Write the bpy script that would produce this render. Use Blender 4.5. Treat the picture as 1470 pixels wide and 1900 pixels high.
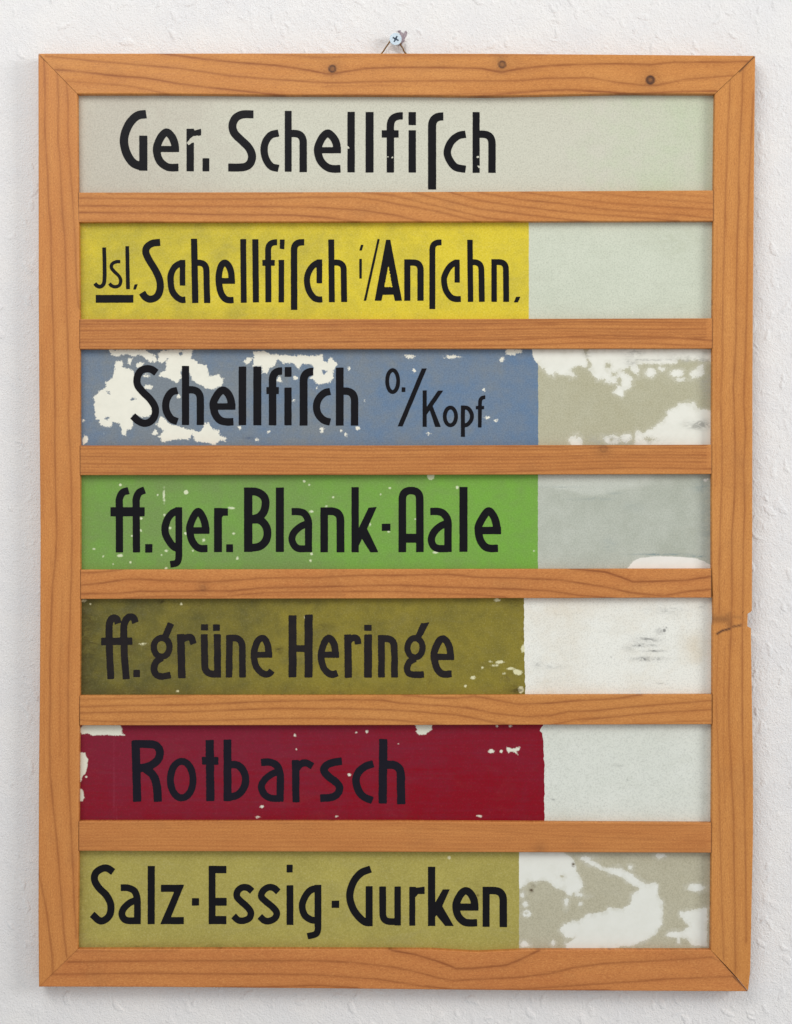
import bpy, math, random
import numpy as np

for o in list(bpy.data.objects):
    bpy.data.objects.remove(o, do_unlink=True)
SC = bpy.context.scene
COL = SC.collection
rng = np.random.default_rng(7)
random.seed(7)

# ------------------------------------------------------------------ scale, camera, light
S = 0.00034            # metres per photo unit, measured on the front of the frame
D = 0.95               # camera distance to the front of the frame
Y_GLASS = 0.0046       # front of the glass strips (behind the front of the frame)
Y_BACK = 0.0108        # back of the frame
Y_WALL = 0.0117        # wall plane

cam = bpy.data.cameras.new('camera')
cam_o = bpy.data.objects.new('camera', cam)
COL.objects.link(cam_o)
cam_o.location = (0, -D, 0)
cam_o.rotation_euler = (math.radians(90), 0, 0)
cam.sensor_fit = 'VERTICAL'
cam.angle = 2 * math.atan(950 * S / D)
cam.clip_start = 0.01
cam.clip_end = 50
SC.camera = cam_o

world = bpy.data.worlds.new('World')
SC.world = world
world.use_nodes = True
bg = world.node_tree.nodes['Background']
bg.inputs[0].default_value = (0.97, 0.985, 1.0, 1)
bg.inputs[1].default_value = 0.55


def area(name, loc, target, sx, sy, power, colour):
    l = bpy.data.lights.new(name, 'AREA')
    l.shape = 'RECTANGLE'
    l.size, l.size_y = sx, sy
    l.energy = power
    l.color = colour
    o = bpy.data.objects.new(name, l)
    COL.objects.link(o)
    o.location = loc
    from mathutils import Vector
    d = Vector(target) - Vector(loc)
    o.rotation_euler = d.to_track_quat('-Z', 'Y').to_euler()
    return o


area('window_light', (2.1, -1.15, 0.55), (0, 0, 0.0), 0.8, 0.9, 30.0, (1.0, 0.99, 0.97))
area('fill_light', (-0.5, -1.05, 0.95), (0, 0, 0.15), 0.9, 0.7, 10.5, (1.0, 0.985, 0.965))  # added soft fill, stands in for ceiling bounce and brightens top and left

SC.view_settings.view_transform = 'Standard'
SC.view_settings.look = 'None'
SC.view_settings.exposure = 0.0
SC.view_settings.gamma = 1.0


# ------------------------------------------------------------------ helpers
def lin(r, g, b, k=1.0):
    def f(c):
        c = c / 255.0
        return c / 12.92 if c <= 0.04045 else ((c + 0.055) / 1.055) ** 2.4
    return (f(r) * k, f(g) * k, f(b) * k, 1)


def P(px, py, y):
    """photo units on the plane at depth y -> world arrays"""
    f = (D + y) / D * S
    return (np.asarray(px, float) - 735) * f, np.full_like(np.asarray(px, float), y), (950 - np.asarray(py, float)) * f


def link(o, parent=None, **props):
    COL.objects.link(o)
    if parent is not None:
        o.parent = parent
    for k, v in props.items():
        o[k] = v
    return o


def empty(name, loc, **props):
    o = bpy.data.objects.new(name, None)
    o.empty_display_size = 0.02
    o.location = loc
    return link(o, None, **props)


def raw_mesh(name, V, F, mat, parent=None, attrs=None, smooth=None, origin=None, **props):
    """V (n,3) array, F list of tuples or (k,4) array"""
    me = bpy.data.meshes.new(name)
    V = np.asarray(V, float)
    off = np.zeros(3)
    if parent is not None:
        off = np.array(parent.matrix_basis.translation)
    if origin is not None:
        off = np.array(origin)
    Vl = V - off
    if isinstance(F, np.ndarray):
        me.vertices.add(len(Vl))
        me.vertices.foreach_set('co', Vl.astype(np.float32).ravel())
        n = len(F)
        me.loops.add(n * 4)
        me.loops.foreach_set('vertex_index', F.astype(np.int32).ravel())
        me.polygons.add(n)
        me.polygons.foreach_set('loop_start', np.arange(0, n * 4, 4, dtype=np.int32))
        me.update(calc_edges=True)
    else:
        me.from_pydata([tuple(v) for v in Vl], [], F)
    for k, a in (attrs or {}).items():
        a = np.asarray(a, np.float32)
        if a.ndim == 2:
            at = me.attributes.new(k, 'FLOAT_VECTOR', 'POINT')
            at.data.foreach_set('vector', a.ravel())
        else:
            at = me.attributes.new(k, 'FLOAT', 'POINT')
            at.data.foreach_set('value', a.ravel())
    me.validate()
    if smooth is not None:
        sm = np.zeros(len(me.polygons), bool)
        sm[:smooth] = True
        me.polygons.foreach_set('use_smooth', sm)
    me.materials.append(mat)
    o = bpy.data.objects.new(name, me)
    if origin is not None:
        o.location = origin
    return link(o, parent, **props)


def grid_faces(n, m):
    i = np.arange(n * m).reshape(n, m)
    return np.stack([i[:-1, :-1], i[1:, :-1], i[1:, 1:], i[:-1, 1:]], -1).reshape(-1, 4)


def skirt(GX, GY, GZ, PX, PY, yback, attrs, base):
    """walls running from the rim of a grid back to yback"""
    n, m = GX.shape
    idx = np.arange(n * m).reshape(n, m)
    ring = np.concatenate([idx[0, :], idx[1:, -1], idx[-1, -2::-1], idx[-2:0:-1, 0]])
    px, py = PX.ravel()[ring], PY.ravel()[ring]
    a = np.stack([GX.ravel()[ring], GY.ravel()[ring], GZ.ravel()[ring]], -1)
    b = a.copy()
    b[:, 1] = yback
    k = len(ring)
    V = np.concatenate([a, b])
    j = np.arange(k)
    jn = (j + 1) % k
    F = np.stack([j, jn, jn + k, j + k], -1) + base
    at = {q: np.concatenate([v[ring], v[ring]]) for q, v in attrs.items()}
    return V, F, at


def value_noise(x, y, seed):
    """cheap smooth noise for python-side jitter, -1..1"""
    r = np.random.default_rng(seed)
    out = np.zeros(np.broadcast(x, y).shape)
    for _ in range(6):
        a, b, c = r.uniform(-1, 1), r.uniform(-1, 1), r.uniform(0, 6.28)
        out = out + np.sin(a * x + b * y + c)
    return out / 3.2


# ------------------------------------------------------------------ node helpers
class NT:
    def __init__(s, name):
        s.m = bpy.data.materials.new(name)
        s.m.use_nodes = True
        s.t = s.m.node_tree
        s.b = s.t.nodes['Principled BSDF']

    def n(s, typ, **kw):
        x = s.t.nodes.new(typ)
        for k, v in kw.items():
            setattr(x, k, v)
        return x

    def set(s, sock, v):
        if isinstance(v, bpy.types.NodeSocket):
            s.t.links.new(v, sock)
        else:
            sock.default_value = v

    def attr(s, name, out='Fac'):
        a = s.n('ShaderNodeAttribute')
        a.attribute_name = name
        return a.outputs[out]

    def math(s, op, a, b=0.0, c=None, clamp=False):
        x = s.n('ShaderNodeMath', operation=op)
        x.use_clamp = clamp
        s.set(x.inputs[0], a)
        s.set(x.inputs[1], b)
        if c is not None:
            s.set(x.inputs[2], c)
        return x.outputs[0]

    def vmul(s, v, xyz):
        x = s.n('ShaderNodeVectorMath', operation='MULTIPLY')
        s.set(x.inputs[0], v)
        x.inputs[1].default_value = xyz
        return x.outputs[0]

    def noise(s, v, scale, detail=2.0, rough=0.5, dist=0.0):
        x = s.n('ShaderNodeTexNoise')
        s.set(x.inputs['Vector'], v)
        x.inputs['Scale'].default_value = scale
        x.inputs['Detail'].default_value = detail
        x.inputs['Roughness'].default_value = rough
        x.inputs['Distortion'].default_value = dist
        return x.outputs['Fac']

    def rng(s, v, a, b, c, d, smooth=False):
        x = s.n('ShaderNodeMapRange')
        if smooth:
            x.interpolation_type = 'SMOOTHSTEP'
        s.set(x.inputs[0], v)
        for i, q in enumerate((a, b, c, d)):
            x.inputs[1 + i].default_value = q
        return x.outputs[0]

    def mix(s, f, a, b, mode='MIX'):
        x = s.n('ShaderNodeMix', data_type='RGBA', blend_type=mode)
        s.set(x.inputs[0], f)
        s.set(x.inputs[6], a)
        s.set(x.inputs[7], b)
        return x.outputs[2]

    def ramp(s, f, stops):
        x = s.n('ShaderNodeValToRGB')
        e = x.color_ramp.elements
        while len(e) < len(stops):
            e.new(0.5)
        for el, (p, v) in zip(e, stops):
            el.position = p
            el.color = (v, v, v, 1) if not isinstance(v, tuple) else v
        s.set(x.inputs[0], f)
        return x.outputs[0]

    def bump(s, h, dist, strength=1.0, normal=None):
        x = s.n('ShaderNodeBump')
        s.set(x.inputs['Height'], h)
        x.inputs['Distance'].default_value = dist
        x.inputs['Strength'].default_value = strength
        if normal is not None:
            s.set(x.inputs['Normal'], normal)
        return x.outputs[0]

    def out(s, col=None, rough=0.5, normal=None, coat=0.0, coat_r=0.1, metal=0.0, spec=0.5):
        b = s.b
        if col is not None:
            s.set(b.inputs['Base Color'], col)
        s.set(b.inputs['Roughness'], rough)
        b.inputs['Metallic'].default_value = metal
        b.inputs['Specular IOR Level'].default_value = spec
        b.inputs['Coat Weight'].default_value = coat
        b.inputs['Coat Roughness'].default_value = coat_r
        if normal is not None:
            s.set(b.inputs['Normal'], normal)
        return s.m


# ------------------------------------------------------------------ materials
def mat_wall():
    t = NT('woodchip_wallpaper')
    co = t.n('ShaderNodeTexCoord').outputs['Object']
    mm = t.vmul(co, (1000, 1000, 1000))          # millimetres
    fine = t.noise(mm, 0.9, 4, 0.65)
    big = t.noise(mm, 0.05, 2, 0.5)
    spk = t.noise(mm, 1.1, 2, 0.6)
    nrm = t.bump(fine, 0.0008, 1.0)
    col = t.mix(t.rng(big, 0.3, 0.7, 0, 1), lin(233, 231, 229), lin(228, 227, 227))
    col = t.mix(t.math('MULTIPLY', t.rng(spk, 0.5, 0.75, 0, 1), 0.25), col, lin(206, 203, 200))
    return t.out(col, 0.85, nrm, spec=0.2)


def mat_wood():
    t = NT('oiled_pine')
    g = t.attr('gco', 'Vector')
    gd, gs, dirt, tint = t.attr('gd'), t.attr('gs'), t.attr('dirt'), t.attr('tint')
    jit = t.noise(t.vmul(g, (0.05, 0.5, 1)), 1.0, 3, 0.6)
    gdn = t.math('ABSOLUTE', t.math('MULTIPLY_ADD', t.math('SUBTRACT', jit, 0.5), 2.6, gd))
    line = t.ramp(t.math('DIVIDE', gdn, 14.0), ((0.0, 1.0), (0.075, 0.9), (0.15, 0.4), (0.32, 0.15), (0.65, 0.05), (1.0, 0.0)))
    along = t.noise(t.vmul(g, (0.018, 0.12, 1)), 1.0, 2, 0.5)
    line = t.math('MULTIPLY', line, t.math('MULTIPLY', gs, t.rng(along, 0.25, 0.75, 0.6, 1.15)))
    broad = t.noise(t.vmul(g, (0.006, 0.03, 1)), 1.0, 3, 0.55)
    fib = t.noise(t.vmul(g, (0.02, 0.55, 1)), 1.0, 4, 0.65)
    speck = t.noise(t.vmul(g, (0.28, 0.55, 1)), 1.0, 2, 0.75)
    pore = t.noise(t.vmul(g, (0.045, 0.9, 1)), 1.0, 2, 0.7)
    light = t.mix(tint, WOOD_A, WOOD_B)
    deep = t.mix(tint, WOOD_C, WOOD_D)
    c = t.mix(t.rng(broad, 0.3, 0.72, 0, 1), light, deep)
    c = t.mix(t.math('MULTIPLY', t.rng(fib, 0.35, 0.75, 0, 1), 0.33), c, lin(160, 92, 46))
    c = t.mix(t.math('MULTIPLY', t.rng(speck, 0.52, 0.72, 0, 1), 0.48), c, lin(146, 84, 36))
    c = t.mix(t.math('MULTIPLY', t.rng(pore, 0.62, 0.74, 0, 1), 0.42), c, lin(120, 64, 26))
    dirtn = t.noise(t.vmul(g, (0.012, 0.02, 1)), 1.0, 4, 0.65)
    c = t.mix(t.math('MULTIPLY', t.rng(dirtn, 0.55, 0.75, 0, 1), 0.28), c, lin(158, 104, 56))
    c = t.mix(t.math('MULTIPLY', t.rng(speck, 0.46, 0.28, 0, 1), 0.36), c, lin(230, 170, 100))
    c = t.mix(t.math('MINIMUM', line, 0.85), c, lin(134, 72, 28))
    c = t.mix(t.math('MINIMUM', dirt, 1.0), c, lin(56, 26, 18))
    h = t.math('ADD', t.math('MULTIPLY', fib, 0.5), t.math('MULTIPLY', line, 0.5))
    h = t.math('ADD', h, t.math('MULTIPLY', speck, 0.35))
    h = t.math('SUBTRACT', h, t.math('MULTIPLY', dirt, 1.2))
    nrm = t.bump(h, 0.00010, 0.7)
    return t.out(c, t.rng(fib, 0.3, 0.7, 0.62, 0.48), nrm, coat=0.06, coat_r=0.45, spec=0.35)


WOOD_A = lin(206, 145, 74)
WOOD_B = lin(198, 128, 67)
WOOD_C = lin(196, 133, 61)
WOOD_D = lin(189, 116, 60)


def mat_plate(name, ca, cb, under, stain_c, mott=0.5, coat=0.09, rag=1.0, streak=0.0, dark=None, coat_r=0.16, soft=1.0, gk=1.0):
    t = NT(name)
    p = t.attr('pco', 'Vector')
    peel, stain, tone = t.attr('peel'), t.attr('stain'), t.attr('tone')
    n1 = t.noise(p, 0.075, 2, 0.55)
    n2 = t.noise(p, 0.33, 3, 0.65)
    e = t.math('MULTIPLY_ADD', t.math('SUBTRACT', n1, 0.5), 10.0 * rag, peel)
    e = t.math('MULTIPLY_ADD', t.math('SUBTRACT', n2, 0.5), 11.0 * rag, e)
    big = t.noise(p, 0.012, 3, 0.6)
    med = t.noise(p, 0.05, 4, 0.65)
    if soft > 1.5:      # worn thin rather than flaked: the old coat lingers in places
        m1 = t.rng(e, -0.8, 0.8, 1, 0)
        m2 = t.rng(t.math('MULTIPLY_ADD', t.math('SUBTRACT', med, 0.5), 26.0, e), -soft, soft, 1, 0)
        m = t.math('ADD', t.math('MULTIPLY', m1, 0.58), t.math('MULTIPLY', m2, 0.42))
    else:
        m = t.rng(e, -0.9, 0.9, 1, 0)
    gr = t.noise(p, 0.36, 3, 0.75)
    f = t.math('ADD', tone, t.math('MULTIPLY', t.math('SUBTRACT', big, 0.5), mott * 1.6))
    f = t.math('ADD', f, t.math('MULTIPLY', t.math('SUBTRACT', med, 0.5), mott))
    if streak:
        sk = t.noise(t.vmul(p, (0.006, 0.16, 1)), 1.0, 3, 0.6)
        f = t.math('ADD', f, t.math('MULTIPLY', t.math('SUBTRACT', sk, 0.5), streak))
    f = t.math('ADD', f, 0.0, clamp=True)
    c = t.mix(f, ca, cb)
    if dark is not None:
        dk = t.rng(t.noise(p, 0.022, 4, 0.7), 0.58, 0.78, 0, 0.55)
        c = t.mix(dk, c, dark)
    c = t.mix(t.math('MULTIPLY', t.rng(gr, 0.46, 0.7, 0, 1), 0.24), c, (0.05, 0.045, 0.03, 1))
    c = t.mix(t.math('MULTIPLY', t.rng(gr, 0.46, 0.28, 0, 1), 0.13 * gk), c, lin(225, 222, 205))
    film = t.noise(t.vmul(p, (0.011, 0.03, 1)), 1.0, 5, 0.7, 0.8)
    c = t.mix(t.math('MULTIPLY', t.rng(film, 0.54, 0.76, 0, 1), 0.13 * gk), c, lin(150, 146, 128))
    u = t.mix(t.math('MULTIPLY', t.rng(med, 0.4, 0.7, 0, 1), 0.25), under, lin(205, 205, 192))
    sq = t.noise(t.vmul(p, (0.055, 0.13, 1)), 1.0, 3, 0.65, 1.5)
    sn = t.math('MULTIPLY', stain, t.math('MULTIPLY', t.rng(med, 0.3, 0.66, 0.35, 1.2), t.rng(sq, 0.36, 0.62, 0.1, 1.35)))
    u = t.mix(t.math('MINIMUM', sn, 1.0), u, stain_c)
    c = t.mix(t.math('MINIMUM', sn, 1.0), c, stain_c)
    c = t.mix(m, c, u)
    return t.out(c, t.rng(med, 0.3, 0.7, 0.5, 0.62), None, coat=coat, coat_r=coat_r, spec=0.08)


def mat_letter(name, col, edge):
    t = NT(name)
    co = t.n('ShaderNodeTexCoord').outputs['Object']
    v = t.vmul(co, (1000, 1000, 1000))
    n1 = t.noise(v, 0.12, 3, 0.6)
    n2 = t.noise(t.vmul(v, (1, 1, 0.15)), 1.1, 3, 0.7)
    c = t.mix(t.rng(n1, 0.35, 0.7, 0, 0.7), col, edge)
    c = t.mix(t.rng(n2, 0.66, 0.82, 0, 0.25), c, lin(56, 52, 56))
    return t.out(c, 0.55, None, coat=0.12, coat_r=0.2, spec=0.12)


def mat_plain(name, col, rough, metal=0.0, nscale=0.0, var=None, bumpd=0.0):
    t = NT(name)
    co = t.n('ShaderNodeTexCoord').outputs['Object']
    v = t.vmul(co, (1000, 1000, 1000))
    n = t.noise(v, nscale or 0.8, 3, 0.6)
    c = t.mix(t.rng(n, 0.35, 0.65, 0, 1), col, var or col)
    nrm = t.bump(n, bumpd, 0.8) if bumpd else None
    return t.out(c, rough, nrm, metal=metal)


# ------------------------------------------------------------------ signed distance tools (photo units)
def sd_poly(X, Y, pts):
    pts = np.asarray(pts, float)
    d = np.full(X.shape, 1e9)
    s = np.ones(X.shape)
    n = len(pts)
    for i in range(n):
        a, b = pts[i], pts[i - 1]
        ex, ey = b[0] - a[0], b[1] - a[1]
        wx, wy = X - a[0], Y - a[1]
        tt = np.clip((wx * ex + wy * ey) / max(ex * ex + ey * ey, 1e-9), 0, 1)
        d = np.minimum(d, (wx - ex * tt) ** 2 + (wy - ey * tt) ** 2)
        c1, c2, c3 = Y >= a[1], Y < b[1], ex * wy > ey * wx
        flip = (c1 & c2 & c3) | (~c1 & ~c2 & ~c3)
        s = np.where(flip, -s, s)
    return s * np.sqrt(d)


def sd_seg(X, Y, a, b, w, r):
    """butt ended bar of width w from a to b, corner radius r"""
    cx, cy = (a[0] + b[0]) / 2, (a[1] + b[1]) / 2
    L = math.hypot(b[0] - a[0], b[1] - a[1]) or 1e-6
    ux, uy = (b[0] - a[0]) / L, (b[1] - a[1]) / L
    u = np.abs((X - cx) * ux + (Y - cy) * uy) - (L / 2 - r)
    v = np.abs(-(X - cx) * uy + (Y - cy) * ux) - (w / 2 - r)
    return np.hypot(np.maximum(u, 0), np.maximum(v, 0)) + np.minimum(np.maximum(u, v), 0) - r


def sd_path(X, Y, pts, w, r):
    p = [np.asarray(pts[0], float)]
    for q in pts[1:]:
        q = np.asarray(q, float)
        if np.hypot(*(q - p[-1])) > 1e-4:
            p.append(q)
    n = len(p) - 1
    ends = []
    for e, m in ((0, 1), (n, n - 1)):
        u = (p[e] - p[m]) / np.hypot(*(p[e] - p[m]))
        ends.append((p[e] - u * r, u))
    p[0], p[-1] = ends[0][0], ends[1][0]
    w = w - 2 * r
    planes = [(X - e[0]) * u[0] + (Y - e[1]) * u[1] for e, u in ends]
    d = np.full(X.shape, 1e9)
    for i in range(n):
        a, b = p[i], p[i + 1]
        q = sd_seg(X, Y, a, b, w, 0)
        if i > 0:
            q = np.minimum(q, np.hypot(X - a[0], Y - a[1]) - w / 2)
        for k in (0, 1):
            if i != (0, n - 1)[k] and min(np.hypot(*(a - ends[k][0])), np.hypot(*(b - ends[k][0]))) < w * 0.75:
                q = np.maximum(q, planes[k])
            elif i == n - 1 and k == 1 and i > 0 and np.hypot(*(a - ends[1][0])) < w * 0.75:
                q = np.maximum(q, planes[1])
        d = np.minimum(d, q)
    return d - r


def catmull(pts, k=6):
    p = [np.array(q, float) for q in pts]
    p = [2 * p[0] - p[1]] + p + [2 * p[-1] - p[-2]]
    out = []
    for i in range(1, len(p) - 2):
        for j in range(k):
            t = j / k
            a, b, c, d = p[i - 1], p[i], p[i + 1], p[i + 2]
            out.append(0.5 * ((2 * b) + (c - a) * t + (2 * a - 5 * b + 4 * c - d) * t * t + (3 * b - a - 3 * c + d) * t ** 3))
    out.append(p[-2])
    return out


def round_corners(pts, rad, k=7):
    p = [np.array(q, float) for q in pts]
    out = [p[0]]
    for i in range(1, len(p) - 1):
        a, b, c = p[i - 1], p[i], p[i + 1]
        u, v = (a - b), (c - b)
        lu, lv = np.linalg.norm(u), np.linalg.norm(v)
        r = min(rad, lu * 0.98, lv * 0.98)
        s, e = b + u / lu * r, b + v / lv * r
        for j in range(k + 1):
            t = j / k
            out.append((1 - t) ** 2 * s + 2 * t * (1 - t) * (b * 0.42 + (s + e) * 0.29) * 1.0 + t * t * e if False else (1 - t) ** 2 * s + 2 * t * (1 - t) * b + t * t * e)
    out.append(p[-1])
    return out


def fr(z):
    """zoomed coordinates -> photo units"""
    ox, oy, k = z
    return lambda p: (ox + p[0] / k, oy + p[1] / k)


def letter_sdf(strokes, z, r, seed):
    T = fr(z)
    k = z[2]
    prims = []
    bx = []
    for s in strokes:
        kind = s[0]
        if kind == 'L':
            pts = [T(p) for p in s[2]]
            prims.append((1, 'path', pts, s[1] / k)); pad = s[1] / k
        elif kind == 'C':
            pts = [np.array(T(p)) for p in catmull(s[2])]
            prims.append((1, 'path', pts, s[1] / k)); pad = s[1] / k
        elif kind == 'R':
            pts = [np.array(T(p)) for p in round_corners(s[3], s[2])]
            prims.append((1, 'path', pts, s[1] / k)); pad = s[1] / k
        elif kind == 'B':
            x0, y0, x1, y1 = s[1]
            a, b = T((x0, y0)), T((x1, y1))
            if (b[1] - a[1]) > (b[0] - a[0]):
                cx = (a[0] + b[0]) / 2
                pts = [(cx, a[1]), (cx, b[1])]; w = b[0] - a[0]
            else:
                cy = (a[1] + b[1]) / 2
                pts = [(a[0], cy), (b[0], cy)]; w = b[1] - a[1]
            prims.append((1, 'path', pts, w)); pad = w
        elif kind == 'P':
            pts = [T(p) for p in s[1]]
            prims.append((1, 'poly', pts, 0)); pad = 2
        elif kind == 'E':
            cx, cy = T(s[2]); rx, ry = s[3] / k, s[4] / k
            pts = [(cx + rx * math.cos(q), cy + ry * math.sin(q)) for q in np.linspace(0, 2 * math.pi, 33)]
            prims.append((1, 'loop', pts, s[1] / k)); pad = s[1] / k
        elif kind == '-P':
            prims.append((-1, 'poly', [T(p) for p in s[1]], 0)); continue
        elif kind == '-O':
            cx, cy = T(s[1]); prims.append((-1, 'disc', (cx, cy), (s[2] / k, s[3] / k))); continue
        q = np.array(pts)
        bx.append((q[:, 0].min() - pad, q[:, 1].min() - pad, q[:, 0].max() + pad, q[:, 1].max() + pad))
    bx = np.array(bx)
    x0, y0 = np.floor(bx[:, :2].min(0)) - 2
    x1, y1 = np.ceil(bx[:, 2:].max(0)) + 2
    xs = np.arange(x0, x1 + 0.01, 0.9)
    ys = np.arange(y0, y1 + 0.01, 0.9)
    X, Y = np.meshgrid(xs, ys)
    d = np.full(X.shape, 1e9)
    for sg, kind, g, w in prims:
        if sg < 0:
            continue
        if kind == 'path':
            q = sd_path(X, Y, g, w, min(r, w * 0.45))
        elif kind == 'loop':
            q = np.full(X.shape, 1e9)
            for i in range(len(g) - 1):
                q = np.minimum(q, sd_seg(X, Y, g[i], g[i + 1], w, 0))
                q = np.minimum(q, np.hypot(X - g[i][0], Y - g[i][1]) - w / 2)
        else:
            q = sd_poly(X, Y, g)
        d = np.minimum(d, q)
    wob = 1.0 if r > 1 else 0.4
    d = d + wob * (0.28 * value_noise(X * 0.3, Y * 0.3, seed) + 0.25 * value_noise(X * 1.6, Y * 1.6, seed + 1))
    for sg, kind, g, w in prims:
        if sg > 0:
            continue
        if kind == 'poly':
            q = sd_poly(X, Y, g)
        else:
            q = (np.hypot((X - g[0]) / w[0], (Y - g[1]) / w[1]) - 1) * min(w)
        q = q + 0.7 * value_noise(X * 1.3, Y * 1.3, seed + 2)
        d = np.maximum(d, -q)
    return xs, ys, d


def contour_mesh(name, xs, ys, d, yfront, ybase, mat, parent, **props):
    """solid plate bounded by d<0 (marching squares), front at yfront, sides back to ybase"""
    verts, faces, sides = [], [], []
    cache = {}

    def vid(key, x, y):
        i = cache.get(key)
        if i is None:
            i = len(verts)
            verts.append((x, y))
            cache[key] = i
        return i
    ny, nx = d.shape
    ins = d < 0
    cnt = ins[:-1, :-1].astype(int) + ins[1:, :-1] + ins[1:, 1:] + ins[:-1, 1:]
    for j in range(ny - 1):
        row = cnt[j]
        i = 0
        nz = np.nonzero(row)[0]
        if len(nz) == 0:
            continue
        i = int(nz[0]); last = int(nz[-1])
        while i <= last:
            c = row[i]
            if c == 0:
                i += 1
                continue
            if c == 4:
                k = i
                while k + 1 <= last and row[k + 1] == 4:
                    k += 1
                q = [(i, j), (k + 1, j), (k + 1, j + 1), (i, j + 1)]
                faces.append([vid(('n', a, b), xs[a], ys[b]) for a, b in q])
                i = k + 1
                continue
            cs = [(i, j), (i + 1, j), (i + 1, j + 1), (i, j + 1)]
            poly, kinds = [], []
            for m in range(4):
                a, b = cs[m], cs[(m + 1) % 4]
                va, vb = d[a[1], a[0]], d[b[1], b[0]]
                if va < 0:
                    poly.append(vid(('n',) + a, xs[a[0]], ys[a[1]])); kinds.append(0)
                if (va < 0) != (vb < 0):
                    t = va / (va - vb)
                    x = xs[a[0]] + t * (xs[b[0]] - xs[a[0]])
                    y = ys[a[1]] + t * (ys[b[1]] - ys[a[1]])
                    e = ('e',) + tuple(sorted((a, b)))
                    poly.append(vid(e, x, y)); kinds.append(1 if va < 0 else 2)
            if len(poly) >= 3 and len(set(poly)) == len(poly):
                faces.append(poly)
            L = len(poly)
            for m in range(L):
                if kinds[m] == 1 and kinds[(m + 1) % L] == 2:
                    sides.append((poly[m], poly[(m + 1) % L]))
            i += 1
    v = np.array(verts)
    x, y, z = P(v[:, 0], v[:, 1], yfront)
    fv = np.stack([x, y, z], -1)
    bv = fv.copy()
    bv[:, 1] = ybase
    n = len(v)
    F = [tuple(f) for f in faces] + [(b, a, a + n, b + n) for a, b in sides]
    return raw_mesh(name, np.concatenate([fv, bv]), F, mat, parent, **props)


# ------------------------------------------------------------------ the wall
def chip_density(x, y):
    d = 0.10 + 0.90 / (1 + np.exp(-(x - 430) / 120.0))
    d = np.maximum(d, 0.8 * np.exp(-((x - 58) / 16.0) ** 2) * (y > 260))
    return d


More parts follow.
